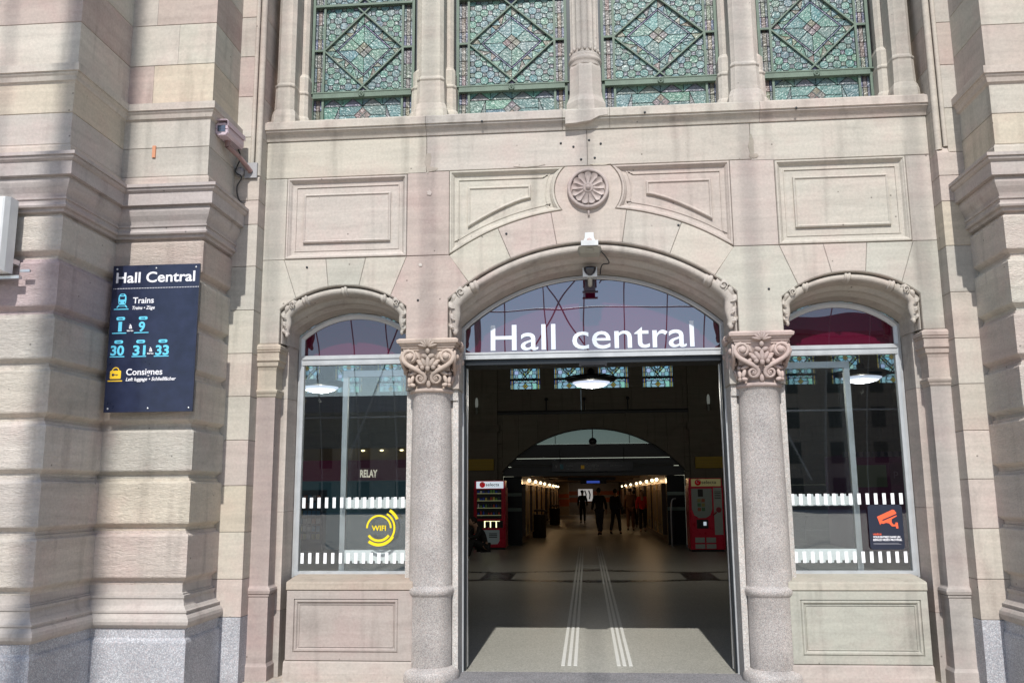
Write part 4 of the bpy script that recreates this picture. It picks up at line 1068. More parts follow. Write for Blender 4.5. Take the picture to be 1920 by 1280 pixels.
# tympanum and beams over the passage
ty = MB(); tpoly = [(x, z) for x, z in arc(ac, a_t-rad_, rad_-.01, -R(29), R(29), 20)]
zt = min(z for x, z in tpoly); TYM = plain('frosted_tympanum_glass', (.42, .47, .45), .5)
ty.add([(x, YB+.26, z) for x, z in tpoly], [tuple(range(len(tpoly)))], 0, (.55, .62, .60)); f = ty.build('tympanum', ripple('frosted_tympanum', None, trans=True, bright=.3), ST)
tb = MB()
for x in (-1.05, .13, 1.3): tb.box(x-.01, x+.01, YB+.235, YB+.248, zt, archz(x)-.02, 0)
tb.build('tympanum_bars', DARKM, f)
bm_ = MB(); BEAM = plain('dark_bluish_beam', (.05, .06, .075), .5); BEAM2 = plain('grey_beam_edge', (.055, .06, .065), .5)
bm_.box(ac-aw, ac+aw, YB+.30, YB+.7, 2.78, zt, 0); bm_.box(ac-aw, ac+aw, YB+.2, YB+.3, 2.70, 2.78, 1); bm_.box(ac-aw, ac+aw, YB+.22, YB+.7, 2.50, 2.69, 0); bm_.box(ac-aw, ac+aw, YB+.19, YB+.3, 2.44, 2.49, 1); bm_.box(ac-aw, ac+aw, YB+.24, YB+.7, 2.14, 2.43, 0)
bm_.build('passage_beam', [BEAM, BEAM2], ST)
pg = MB()
pgm = [plain('dark_glazed_panel', (.025, .032, .04), .15), plain('pale_glass_band', (.18, .26, .25), .4)]
for xa_, xb_ in ((ac-aw, -2.14), (2.42, ac+aw)):
    pg = MB(); pg.box(xa_, xb_, YB+.30, YB+.62, 0, 2.13, 0)
    for z in (1.05, 1.52): pg.box(xa_+.01, xb_-.01, YB+.27, YB+.298, z, z+.10, 1)
    pg.build('passage_door_panel', pgm, ST)
cr_ = MB(); PAS = plain('brown_passage_wall', (.17, .10, .055), .35, noisy=.25); PASC = plain('passage_ceiling', (.14, .085, .05), .5)
cr_.box(-2.42, -2.2, YB+.62, 63, 0, 2.5, 0); cr_.box(2.48, 2.7, YB+.62, 63, 0, 2.5, 0); cr_.box(-2.5, 2.7, YB+.62, 63, 2.42, 2.6, 1); cr_.box(-2.5, 2.7, 62.5, 63, 0, 2.5, 0)
for y in range(24, 60, 6): cr_.box(-2.2, 2.48, y, y+.35, 2.34, 2.42, 1)
cr_.build('passage', [PAS, PASC], ST)
EW = MB(); OB = plain('orange_wall_band', (.65, .13, .03), .5); CB = plain('cream_wall_band', (.5, .4, .3), .5)
EW.box(-2.1, 2.4, 62.2, 62.45, 0, .9, 1); EW.box(-2.1, 2.4, 62.2, 62.45, .9, 1.25, 0); EW.box(-2.1, 2.4, 62.2, 62.45, 1.25, 1.45, 1); EW.box(-2.1, 2.4, 62.2, 62.45, 1.45, 1.75, 0); EW.box(-2.1, 2.4, 62.2, 62.45, 1.75, 2.4, 1)
EW.build('passage_end_wall', [OB, CB], ST)
PL = MB()
for z0, z1, m_ in ((0, .65, 1), (.65, 1.17, 0), (1.17, 1.25, 1), (1.25, 1.55, 0), (1.55, 2.42, 1)): PL.box(-2.15, -1.42, 58, 58.7, z0, z1, m_)
PL.build('banded_pillar', [OB, CB], ST)

# ================================================================== LOOSE THINGS OUTSIDE
# --- navy direction sign on the left pier
SX, SZ, SY = -4.12, 2.30, -.905
sgn_ = thing('direction_sign', 'tall navy sign with train platform numbers and luggage symbol on the left pier', 'sign', (SX+.39, SY, SZ))
p = MB(); p.box(SX, SX+.775, SY, SY+.02, SZ, SZ+1.27, 0); p.box(SX+.1, SX+.67, SY+.02, SY+.11, SZ+.1, SZ+1.15, 1)
p.build('panel', [NAVY, DARKM], sgn_)
w = MB(); yy = SY-.0005
def TX(txt, x, z, wd, h, bold=0, shear=0, mat=0): text_into(w, txt, SX+x, SZ+z, yy, width=wd, height=h, bold=bold, shear=shear, mat=mat, depth=.0015)
TX('Hall Central', .032, 1.118, .705, .094, .018)
for i in range(54): w.box(SX+.014+i*.0142, SX+.021+i*.0142, yy-.0015, yy, SZ+1.063, SZ+1.069, 0)
TX('Trains', .196, .934, .186, .054, .015); TX('Trains • Züge', .194, .880, .20, .030, .02, .25)
TX('à', .176, .715, .028, .040, .02); TX('bis•to', .160, .690, .056, .014, .03)
TX('à', .368, .512, .028, .040, .02); TX('bis•to', .352, .490, .056, .014, .03)
TX('Consignes', .178, .314, .318, .056, .015); TX('Left luggage • Schließfächer', .178, .264, .44, .030, .02, .25)
for tx, x, z, wd in (('1', .080, .693, .032), ('9', .262, .690, .056), ('30', .026, .487, .120), ('31', .224, .485, .112), ('33', .424, .483, .118)): TX(tx, x, z, wd, .084, .03, 0, 1)
def pillm(x0, x1, z0, z1, mat):
    r_ = (z1-z0)/2; zc = (z0+z1)/2; pts = [(SX+x1-r_+r_*math.sin(a), SZ+zc+r_*math.cos(a)) for a in [math.pi*k/8 for k in range(9)]]+[(SX+x0+r_-r_*math.sin(a), SZ+zc-r_*math.cos(a)) for a in [math.pi*k/8 for k in range(9)]]
    w.slab(pts, yy-.0015, yy, .0002, mat)
for x, z in ((.056, .787), (.256, .787), (.052, .584), (.247, .584), (.444, .584)):
    pillm(x, x+.082, z, z+.032, 1); text_into(w, 'voie', SX+x+.041, SZ+z+.009, yy-.002, height=.016, bold=.01, mat=2, depth=.001, align='C')
for x0, x1, z in ((.028, .155, .676), (.224, .352, .677), (.023, .152, .473), (.216, .344, .472), (.412, .542, .471)): w.box(SX+x0, SX+x1, yy-.0015, yy, SZ+z-.004, SZ+z+.004, 1)
w.box(SX+.030, SX+.160, yy-.0015, yy, SZ+.881, SZ+.889, 1); w.box(SX+.018, SX+.147, yy-.0015, yy, SZ+.261, SZ+.270, 3)
# train pictogram
tp = [(.066, .935), (.062, .975), (.066, 1.005), (.082, 1.022), (.118, 1.022), (.134, 1.005), (.138, .975), (.134, .935), (.122, .922), (.078, .922)]
w.slab([(SX+a, SZ+b_) for a, b_ in tp][::-1], yy-.0015, yy, .0002, 1)
w.slab([(SX+a, SZ+b_) for a, b_ in ((.078, .968), (.122, .968), (.126, .998), (.074, .998))], yy-.0022, yy-.0015, .0001, 2)
w.box(SX+.088, SX+.112, yy-.0022, yy-.0015, SZ+1.006, SZ+1.014, 2)
for a in (.079, .121): w.lathe([(.006, 0), (.006, .0008), (.0001, .0009)], (0, 0, 0), 10, 2, X=Matrix.Translation((SX+a, yy-.0015, SZ+.944)) @ Matrix.Rotation(R(90), 4, 'X'))
for s in (-1, 1):
    w.add([(SX+.1+s*.022, yy-.001, SZ+.922), (SX+.1+s*.034, yy-.001, SZ+.922), (SX+.1+s*.05, yy-.001, SZ+.898), (SX+.1+s*.038, yy-.001, SZ+.898)], [(0, 1, 2, 3)], 1)
w.box(SX+.066, SX+.134, yy-.0015, yy, SZ+.908, SZ+.913, 1)
# luggage pictogram
w.slab([(SX+a, SZ+b_) for a, b_ in ((.038, .282), (.13, .282), (.134, .29), (.134, .348), (.128, .356), (.042, .356), (.034, .348), (.034, .29))], yy-.0015, yy, .0002, 3)
for i in range(10):
    a, b_ = math.pi*i/10, math.pi*(i+1)/10
    w.add([(SX+.084+r_*math.cos(q), yy-.001, SZ+.352+r_*.95*math.sin(q)) for r_, q in ((.024, a), (.033, a), (.033, b_), (.024, b_))], [(0, 1, 2, 3)], 3)
w.lathe([(.012, 0), (.012, .0008), (.0001, .0009)], (0, 0, 0), 12, 2, X=Matrix.Translation((SX+.064, yy-.0015, SZ+.318)) @ Matrix.Rotation(R(90), 4, 'X'))
w.box(SX+.07, SX+.108, yy-.0024, yy-.0015, SZ+.3155, SZ+.3215, 2); w.box(SX+.094, SX+.099, yy-.0024, yy-.0015, SZ+.308, SZ+.3155, 2)
w.build('lettering', [SIGNW, SIGNC, NAVY, SIGNY], sgn_, label='white, cyan and yellow words, numbers and pictograms')
b = MB()
for x in (.035, .385, .74):
    for z in (.03, 1.24): b.lathe([(.009, 0), (.008, .004), (.001, .005)], (0, 0, 0), 10, 0, X=Matrix.Translation((SX+x, SY, SZ+z)) @ Matrix.Rotation(R(90), 4, 'X'))
b.build('screws', ALU, sgn_)

# --- pale cabinet at the left edge
bx_ = thing('wall_box', 'pale grey plastic box with raised rim cut by the left edge of the photo', 'box', (-4.7, -1.7, 3.3))
p = MB(); x0, x1, z0, z1 = -5.15, -4.50, 3.315, 3.905
pth = rectp(x0, x1, z0, z1)
p.sweep(pth, [(.012, -1.66), (.0, -1.68), (-.004, -1.78), (.008, -1.83), (.02, -1.842), (.075, -1.845), (.08, -1.838), (.085, -1.838)], True, 0)
q = offset(pth, .085, True); p.add([(a, -1.838, b_) for a, b_ in q], [(0, 1, 2, 3)], 0)
p.build('housing', WHITEP, bx_)
p = MB(); p.box(-4.9, -4.43, -1.70, -1.66, 3.275, 3.30, 0); p.box(-4.8, -4.5, -1.76, -1.60, 3.4, 3.44, 0); p.box(-4.44, -4.36, -1.68, -1.66, 3.33, 3.35, 0); p.build('bracket', ALU, bx_)

# --- CCTV camera on the left, pinkish housing on a rusty arm
cc = thing('security_camera', 'pinkish security camera with square window on a rusty arm by the left pier', 'camera', (-3.25, -.17, 4.7))
dirv = Vector((.03, -1, -.06)).normalized()     # the way it looks
A0 = Vector((-3.325, -.66, 4.90)); A1 = A0-dirv*.40
Q = dirv.to_track_quat('-Y', 'Z').to_matrix().to_4x4()
Xc = Matrix.Translation(A0) @ Q
def rr_(w_, h_, c, y, zc=0): return [(-w_+c, y, zc-h_), (w_-c, y, zc-h_), (w_, y, zc-h_+c*1.2), (w_, y, zc+h_-c), (w_-c, y, zc+h_), (-w_+c, y, zc+h_), (-w_, y, zc+h_-c), (-w_, y, zc-h_+c*1.2)]
p = MB(); p.rings([rr_(.056, .056, .02, 0), rr_(.062, .062, .02, .012), rr_(.062, .062, .02, .40), rr_(.05, .05, .02, .42)], 0, X=Xc)
p.box(-.06, .06, -.006, .0, -.0, .0, 0, X=Xc)
p.build('housing', PINKP, cc)
p = MB(); p.box(-.036, .036, -.004, .001, -.026, .032, 0, X=Xc); p.build('lens_window', plain('camera_window', (.06, .08, .12), .05, coat=1), cc)
p = MB()
hd = [(-.074, .02), (-.074, .066), (-.055, .078), (.055, .078), (.074, .066), (.074, .02), (.069, .02), (.069, .064), (.052, .072), (-.052, .072), (-.069, .064), (-.069, .02)]
p.rings([[(a, y, z) for a, z in hd] for y in (-.035, .41)], 0, X=Xc); p.build('sun_hood', PINKP, cc)
K0 = A0-dirv*.16+Vector((0, 0, -.07)); K1 = Vector((-3.22, -.2, 4.66))
p = MB(); p.tube([K0+Vector((0, 0, .03)), K0+Vector((0, 0, -.05))], .025, 10); p.tube([K0+Vector((0, 0, -.04)), K0.lerp(K1, .5), K1], [.024, .022, .024], 8); p.build('arm', RUST, cc)
p = MB(); p.box(-3.28, -3.16, -.195, -.171, 4.60, 4.75, 0); p.lathe([(.045, 0), (.045, .03), (.03, .04)], (0, 0, 0), 16, 0, X=Matrix.Translation((-3.33, -.175, 4.66)) @ Matrix.Rotation(R(90), 4, 'X')); p.build('mount_plate', plain('grey_plate', (.35, .35, .36), .5, .3), cc)
p = MB(); cab = [A1+Vector((0, 0, -.04)), Vector((-3.30, -.26, 4.78)), Vector((-3.36, -.22, 4.66)), Vector((-3.30, -.215, 4.60)), Vector((-3.345, -.20, 4.52)), Vector((-3.345, -.19, 4.44)), Vector((-3.315, -.19, 4.37)), Vector((-3.27, -.19, 4.355))]
def smooth(pts, n=6):
    out = []
    for i in range(len(pts)-1):
        p0 = pts[max(i-1, 0)]; p1 = pts[i]; p2 = pts[i+1]; p3 = pts[min(i+2, len(pts)-1)]
        for k in range(n):
            t_ = k/n; out.append(.5*((2*p1)+(p2-p0)*t_+(2*p0-5*p1+4*p2-p3)*t_*t_+(3*p1-p0-3*p2+p3)*t_**3))
    return out+[pts[-1]]
p.tube(smooth(cab), .007, 6); p.build('cable', CABLE, cc)

# --- white floodlight-like unit at the arch crown, and the small dome camera beneath
fl = thing('white_camera_housing', 'white boxy unit with round port fixed over the crown of the central arch', 'camera', (0, -.03, 3.9))
p = MB(); p.slab([(-.055, 3.875), (.055, 3.875), (.06, 3.91), (.045, 3.945), (.042, 3.995), (-.042, 3.995), (-.045, 3.945), (-.06, 3.91)], -.05, -.002, .004); p.build('back_plate', WHITEP, fl)
p = MB(); p.lathe([(.024, 0), (.024, .006), (.012, .008), (.001, .008)], (0, 0, 0), 20, 0, X=Matrix.Translation((0, -.05, 3.915)) @ Matrix.Rotation(R(90), 4, 'X')); p.build('round_port', plain('pinkish_port', (.55, .42, .38), .4), fl)
p = MB(); p.rings([[(-.078, -.19, 3.83), (.078, -.19, 3.83), (.078, -.04, 3.85), (-.078, -.04, 3.85)], [(-.078, -.195, 3.876), (.078, -.195, 3.876), (.078, -.04, 3.90), (-.078, -.04, 3.90)]], 0); p.build('lamp_body', WHITEP, fl)
p = MB(); p.rings([[(-.09, .02, 3.775), (.09, .02, 3.775), (.115, .02, 3.84), (-.115, .02, 3.84)], [(-.09, -.08, 3.79), (.09, -.08, 3.79), (.10, -.15, 3.832), (-.10, -.15, 3.832)]], 0); p.lathe([(.05, 0), (.045, -.012), (.001, -.014)], (0, -.09, 3.815), 20); p.build('tilt_bracket', plain('greyish_bracket', (.38, .38, .33), .5), fl)
p = MB(); p.tube(smooth([Vector((.10, -.02, 3.82)), Vector((.15, .04, 3.78)), Vector((.18, .09, 3.73)), Vector((.12, .1, 3.72)), Vector((.10, .16, 3.68)), Vector((.10, .24, 3.665))]), .006, 6); p.build('cable', CABLE, fl)
dm = thing('dome_camera', 'small dome camera on a white square plate above the entrance lettering', 'camera', (0, .2, 3.7))
p = MB(); p.box(-.068, .068, .17, .195, 3.625, 3.715, 0); p.box(-.025, .025, .19, .28, 3.62, 3.64, 0); p.build('plate', WHITEP, dm)
p = MB(); p.ell((0, .165, 3.712), (.062, .05, .08), None, 0, (1, 1, 1), 18, 12); p.v = [(a, b_, min(c_, 3.712)) for a, b_, c_ in p.v]; p.build('dome', plain('black_dome', (.01, .012, .02), .05, coat=1), dm)
p = MB(); p.tube([(0, .20, 3.62), (0, .21, 3.575), (0, .26, 3.56)], .022, 10); p.build('stem', plain('beige_stem', (.4, .38, .32), .5), dm)
p = MB(); p.box(-.05, .05, .25, .30, 3.50, 3.61, 0); p.box(-.075, .075, .25, .30, 3.495, 3.505, 0); p.build('bracket', plain('dark_bracket', (.03, .012, .018), .4), dm)

# --- stickers
ws_ = thing('wifi_sticker', 'yellow circular wifi sticker on the left side window', 'sticker', (-2.03, .31, 1.28))
p = MB(); wc = (-2.030, 1.292); yw = .316
def ringseg(r0_, r1_, a0, a1, n_=20):
    for i in range(n_):
        a, b_ = R(a0+(a1-a0)*i/n_), R(a0+(a1-a0)*(i+1)/n_)
        p.add([(wc[0]+q*math.cos(u), yw, wc[1]+q*math.sin(u)) for q, u in ((r0_, a), (r1_, a), (r1_, b_), (r0_, b_))], [(0, 1, 2, 3)], 0)
ringseg(.105, .122, 0, 180, 26); ringseg(.105, .128, 215, 325, 14); ringseg(.14, .168, 232, 330, 14); ringseg(.14, .158, -30, 60, 14); ringseg(.178, .205, 25, 58, 8)
p.build('rings', YEL, ws_); p = MB(); text_into(p, 'WIFI', wc[0], wc[1]-.024, yw, height=.05, bold=.018, align='C', depth=.0015); p.build('lettering', YEL, ws_); deeper(ws_)
vs_ = thing('video_notice', 'dark notice with orange camera pictogram on the right side window', 'sign', (2.59, .30, 1.08))
p = MB(); vx0, vx1, vz0, vz1 = 2.44, 2.742, 1.082, 1.476
c_ = .018; p.slab([(vx0+c_, vz0), (vx1-c_, vz0), (vx1, vz0+c_), (vx1, vz1-c_), (vx1-c_, vz1), (vx0+c_, vz1), (vx0, vz1-c_), (vx0, vz0+c_)], .302, .310, .001); p.build('panel', BLACKP, vs_)
p = MB(); yv = .3015
def V(pts, mat=0, y=yv): p.slab([(vx0+a, vz1-b_) for a, b_ in pts], y-.001, y, .0002, mat)
V([(.075, .105), (.215, .042), (.232, .045), (.25, .072), (.245, .082), (.118, .135), (.13, .14), (.25, .09), (.252, .102), (.205, .128), (.203, .155), (.215, .172), (.232, .172), (.232, .155), (.255, .155), (.258, .21), (.236, .21), (.234, .192), (.20, .192), (.178, .165), (.152, .16), (.128, .17), (.11, .165), (.10, .182), (.083, .125)])
text_into(p, 'VIDÉOS', vx0+.03, vz0+.128, yv, width=.075, height=.014, bold=.03, mat=0, depth=.001)
text_into(p, 'VOUS ENTREZ DANS UN', vx0+.03, vz0+.103, yv, width=.235, height=.017, bold=.04, mat=1, depth=.001)
text_into(p, 'ESPACE VIDÉO PROTÉGÉ.', vx0+.03, vz0+.078, yv, width=.25, height=.017, bold=.04, mat=1, depth=.001)
p.box(vx0+.03, vx0+.25, yv-.001, yv, vz0+.056, vz0+.058, 2); p.box(vx0+.03, vx0+.27, yv-.001, yv, vz0+.047, vz0+.049, 2)
p.build('lettering', [ORANGE, SIGNW, plain('grey_print', (.4, .4, .45), .5)], vs_); deeper(vs_)
# wire hook between buttress and pilaster
hk = thing('wire_hook', 'small dark bent wire sticking out beside the left pilaster', 'hook', (-3.15, -.02, 1.45))
p = MB(); p.tube(smooth([Vector((-3.15, -.02, 1.60)), Vector((-3.155, -.04, 1.52)), Vector((-3.17, -.05, 1.45)), Vector((-3.20, -.06, 1.43)), Vector((-3.22, -.05, 1.445))]), .006, 6); p.build('wire', CABLE, hk)
# orange scrap of paint with outline on the left pier
om = MB(); om.box(-3.905, -3.875, -.784, -.771, 4.60, 4.71, 0); om.build('orange_paint_mark', plain('orange_paint', (.58, .27, .16), .85), ST)

# ================================================================== CANOPY in front (seen in reflections and as bands of shade)
cn = thing('glass_canopy', 'curved steel canopy ribs rising from the square over the station front', 'canopy', (0, -26, 0))
def rib_path(x, n_=28):
    return [(x, -26*math.cos(a)*1.0+0.0, 19*math.sin(a)**.9) for a in [R(2+86*i/n_) for i in range(n_+1)]]
rb0 = None
for k in range(-9, 10):
    x = k*1.51-.02-(.25 if k == -3 else 0)
    p = MB(); p.tube(rib_path(x), .024, 8); p.build('rib', STEEL, cn)
p = MB(); p.tube(rib_path(-4.20), .115, 8); p.build('main_rib', STEEL, cn)
p = MB()
for z_a in (12, 24, 38, 52, 68, 84):
    a = R(z_a); p.tube([(-14, -26*math.cos(a), 19*math.sin(a)**.9), (14, -26*math.cos(a), 19*math.sin(a)**.9)], .03, 6)
p.build('purlins', STEEL, cn)
p = MB()
for x0_, x1_, z0_, z1_ in ((-4.5, 2.0, 3, 13), (3.0, -2.5, 2, 11), (8, 3, 2, 12), (-9, -5, 3, 12)): p.tube([(x0_, -24, z0_), (x1_, -22, z1_)], .03, 6)
p.build('stay_cables', STEEL, cn)

# building on the far side of the square (mirrored in the glass)
def street_building(x0, x1, y, h_, col, label, nx):
    B_ = thing('street_building', label, 'building', ((x0+x1)/2, y, 0), 'buildings across the square')
    mw = plain('render_wall', tuple(c*.45 for c in col), .8, noisy=.2); p = MB(); p.box(x0, x1, y-8, y, 0, h_, 0); p.box(x0-.3, x1+.3, y-8.3, y+.3, h_, h_+.4, 0); p.build('wall', mw, B_)
    p = MB(); p.rings([[(x0, y-8, h_+.4), (x1, y-8, h_+.4), (x1, y, h_+.4), (x0, y, h_+.4)], [(x0+2, y-6, h_+2.2), (x1-2, y-6, h_+2.2), (x1-2, y-2, h_+2.2), (x0+2, y-2, h_+2.2)]], 0); p.build('roof', plain('slate_roof', (.10, .10, .11), .6), B_)
    nf_ = int(h_//3.2)
    for f_ in range(nf_):
        for i in range(nx):
            xx = x0+(x1-x0)*(i+.5)/nx; z = f_*3.2+.9
            q = MB(); q.box(xx-.6, xx+.6, y-.05, y+.04, z, z+1.9, 0); q.build('window', DARKM, B_)
street_building(-34, -12, -74, 9, (.55, .5, .42), 'cream building mirrored at the left of the square', 6)
street_building(-10, 14, -78, 9.5, (.45, .42, .4), 'grey building mirrored in the middle of the square', 7)
street_building(17, 40, -74, 16, (.5, .4, .33), 'ochre building mirrored at the right of the square', 6)

# ================================================================== THINGS INSIDE
# --- vending machines
def vend(cx, y, label, lit):
    V_ = thing('vending_machine', label, 'vending machine', (cx, y, 0), 'vending machines')
    w2 = .47; H_ = 1.98
    b = MB()
    b.box(-w2, w2, .0, .75, .06, 1.78, 0, X=Matrix.Translation((cx, y, 0))); b.box(-w2+.03, w2-.03, .03, .72, 0, .06, 1, X=Matrix.Translation((cx, y, 0)))
    b.box(-w2+.02, w2-.02, .03, .72, 1.78, H_, 0, X=Matrix.Translation((cx, y, 0)))
    for s in (-1, 1): b.tube([(cx+s*(w2-.02), y-.01, .1), (cx+s*(w2-.02), y-.01, 1.75)], .025, 8)
    b.build('cabinet', [RED, BLACK], V_)
    hm = plain('lit_header' if lit else 'cream_header', (.65, .72, .75) if lit else (.60, .54, .26), .4, emit=.55 if lit else .05, ecol=(.8, .9, 1) if lit else (.8, .75, .35))
    p = MB(); p.box(cx-w2+.08, cx+w2-.06, y-.03, y-.002, 1.76, H_-.02, 0); hd_ = p.build('header', hm, V_)
    p = MB(); text_into(p, 'selecta', cx-.11, 1.825, y-.031, height=.10, width=.40, bold=.01, mat=1, depth=.002)
    p.lathe([(.085, 0), (.085, .003), (.001, .004)], (0, 0, 0), 24, 0, X=Matrix.Translation((cx-.21, y-.031, 1.865)) @ Matrix.Rotation(R(90), 4, 'X'))
    sp = [(cx-.20+.05*math.cos(a)*(1 if a < 4 else .8), y-.036, 1.885+.04*math.sin(a)) for a in [.3+i*.35 for i in range(14)]]
    p.tube(sp, .008, 5, 2)
    p.build('logo', [plain('logo_red', (.6, .01, .02), .4, emit=.35 if lit else .05), plain('logo_grey', (.06, .05, .08), .5), SIGNW], hd_)
    if lit:
        p = MB(); p.box(cx-w2+.09, cx+w2-.12, y-.012, y-.002, .88, 1.74, 0); p.build('display_recess', BLACK, V_)
        sh_ = plain('shelf_lit', (.5, .5, .3), .4, emit=.12, ecol=(.7, .75, .4))
        pc = [plain('pack_%s' % n_, c_, .5, emit=.05) for n_, c_ in (('white', (.5, .5, .5)), ('blue', (.02, .05, .35)), ('green', (.1, .25, .06)), ('red', (.35, .04, .03)), ('dark', (.03, .04, .05)), ('yellow', (.45, .38, .08)))]
        for r_ in range(4):
            z = 1.62-r_*.21; p = MB(); p.box(cx-w2+.10, cx+w2-.13, y-.03, y-.012, z-.018, z, 0); p.build('shelf', sh_, V_)
            p = MB(); 
            for i in range(9):
                xx = cx-w2+.14+i*.076; hh = random.uniform(.07, .13)
                if r_ >= 2: p.lathe([(.022, 0), (.022, hh*.7), (.009, hh*.9), (.009, hh)], (xx, y-.02, z), 8, random.randrange(5))
                else: p.box(xx-.027, xx+.027, y-.026, y-.013, z, z+hh*.8, random.randrange(6))
            p.build('packets', pc, V_)
        p = MB(); p.box(cx-w2+.09, cx+w2-.08, y-.016, y-.002, .62, .82, 0); 
        for xx in (-.02, .15, .32): p.box(cx+xx-.14, cx+xx-.11, y-.02, y-.016, .63, .81, 1)
        p.box(cx-.16, cx+.3, y-.02, y-.017, .805, .815, 1)
        p.build('payment_strip', [BLACK, plain('lit_strip', (.8, .8, .4), .4, emit=1.6, ecol=(1, .95, .55))], V_)
        p = MB(); p.slab([(cx-w2+.13, .15), (cx+w2-.24, .15), (cx+w2-.18, .25), (cx+w2-.18, .56), (cx-w2+.07, .56), (cx-w2+.07, .25)], y-.014, y-.002, .002); 
        pn = p.build('lower_panel', plain('pale_panel', (.30, .36, .38), .4, emit=.06), V_)
        p = MB(); p.add([(cx-.24, y-.016, .48), (cx-.2, y-.016, .5), (cx-.1, y-.016, .36), (cx-.15, y-.016, .36)], [(0, 1, 2, 3)], 0); p.tube([(cx-.32, y-.015, .32), (cx-.24, y-.015, .26), (cx-.14, y-.015, .30), (cx-.12, y-.015, .38), (cx-.22, y-.015, .44)], .012, 5)
        for k_ in range(3): p.box(cx-.02, cx+.22, y-.016, y-.0145, .44-.05*k_, .465-.05*k_, 0)
        p.build('drawing', BLACK, pn)
    else:
        p = MB(); win = [(cx-.40, 1.70), (cx+.16, 1.70), (cx+.16, 1.15), (cx+.10, .98), (cx-.02, .90), (cx-.22, .90), (cx-.34, .98), (cx-.40, 1.15)]
        p.slab(win, y-.012, y-.002, .002); wn = p.build('display_window', plain('grey_window', (.34, .40, .40), .15, coat=.6), V_)
        p = MB(); p.box(cx-.22, cx-.08, y-.016, y-.0125, 1.48, 1.68, 0)
        for i, (c_, r_) in enumerate(((0, 0), (1, 0), (0, 1), (1, 1), (0, 2), (1, 2))): p.box(cx-.24+c_*.11, cx-.15+c_*.11, y-.017, y-.0125, 1.33-r_*.12, 1.42-r_*.12, 1+(i % 3))
        p.build('packets', [BLACK, plain('pk_a', (.3, .28, .1), .5), plain('pk_b', (.35, .1, .05), .5), plain('pk_c', (.08, .2, .1), .5)], wn)
        p = MB(); p.box(cx-.28, cx+.03, y-.014, y-.002, .62, .86, 0); p.box(cx-.10, cx-.02, y-.018, y-.014, .70, .80, 1); p.build('screen', [BLACK, plain('screen_glow', (.6, .7, .8), .4, emit=.5)], V_)
        p = MB(); p.box(cx+.20, cx+w2-.04, y-.012, y-.002, .45, 1.72, 0); pn = p.build('side_panel', plain('grey_side_panel', (.38, .44, .43), .4), V_)
        p = MB(); p.ell((cx+.33, y-.014, 1.12), (.075, .006, .075), None, 0); p.tube([(cx+.27, y-.016, 1.06), (cx+.17, y-.016, .97)], .02, 6)
        for k_ in range(5): p.box(cx+.23, cx+.40, y-.014, y-.0122, 1.60-.045*k_, 1.62-.045*k_, 1)
        p.build('print', [plain('dull_red_print', (.3, .02, .04), .5), BLACK], pn)
        p = MB()
        for x_ in (-.34, -.04): p.box(cx+x_, cx+x_+.26, y-.012, y-.002, .24, .38, 0); p.box(cx+x_, cx+x_+.26, y-.012, y-.002, .08, .20, 0)
        p.build('coin_trays', plain('steel_tray', (.45, .5, .48), .35, .6), V_)
    return V_
vend(-2.94, 18.2, 'dark red snack vending machine with white lit header at the left of the passage', True)
vend(3.19, 17.0, 'red coffee vending machine with cream header at the right of the passage', False)

# --- yellow boards
for x0, x1, lb in ((-3.95, -2.98, 'dull yellow board on the pilaster above the left vending machine'), (3.28, 4.20, 'dull yellow board on the pilaster above the right vending machine')):
    y0 = YB-.24; t_ = thing('yellow_board', lb, 'sign', ((x0+x1)/2, y0, 2.3), 'yellow boards in the hall')
    p = MB(); p.box(x0, x1, y0, y0+.1, 2.33, 2.68, 0)
    for k_ in range(3): p.box(x0+.02, x1-.02, y0-.004, y0-.0005, 2.39+k_*.09, 2.395+k_*.09, 1)
    p.build('panel', [YELDIM, plain('dark_yellow_line', (.2, .12, .01), .6)], t_)
# --- small upright wall lamps
for x, z, lb in ((-3.51, 4.33, 'small white upright wall lamp inside at the left'), (3.75, 4.32, 'small white upright wall lamp inside at the right')):
    t_ = thing('wall_lamp', lb, 'lamp', (x, YB-.25, z), 'upright wall lamps')
    p = MB(); p.lathe([(.04, -.1), (.05, 0), (.045, .12), (.02, .2)], (x, YB-.28, z+.08), 12); p.build('lamp_shade', plain('lamp_white', (.6, .65, .6), .5, emit=.12), t_)
    p = MB(); p.lathe([(.035, -.25), (.045, -.2), (.03, -.04)], (x, YB-.28, z+.02), 12); p.box(x-.02, x+.02, YB-.28, YB-.125, z-.06, z-.02, 0); p.build('base', plain('lamp_grey', (.25, .28, .26), .5), t_)
# --- little pipes with ball tops on the ledge
for i, x in enumerate((-1.30, -.10, 1.26)):
    t_ = thing('ball_finial', ('left', 'middle', 'right')[i]+' of three dark rods with ball tops on the ledge above the arch', 'finial', (x, YB-.15, 4.18), 'rods on the ledge')
    p = MB(); p.tube([(x, YB-.15, 4.19), (x, YB-.15, 4.50)], .022, 8); p.build('rod', DARKM, t_); p = MB(); p.ell((x, YB-.15, 4.54), (.055, .055, .055)); p.build('ball', DARKM, t_)
# --- clock-like round fixture in the tympanum
t_ = thing('ceiling_speaker', 'dark round speaker hanging in front of the pale tympanum', 'speaker', (.14, YB+.1, 3.2))
p = MB(); p.ell((.14, YB+.1, 3.21), (.13, .1, .12)); p.box(.03, .25, YB+.05, YB+.15, 3.06, 3.20, 0); p.build('body', BLACK, t_); p = MB(); p.tube([(.14, YB+.12, 3.3), (.14, YB+.12, 3.6)], .012, 6); p.build('rod', DARKM, t_)
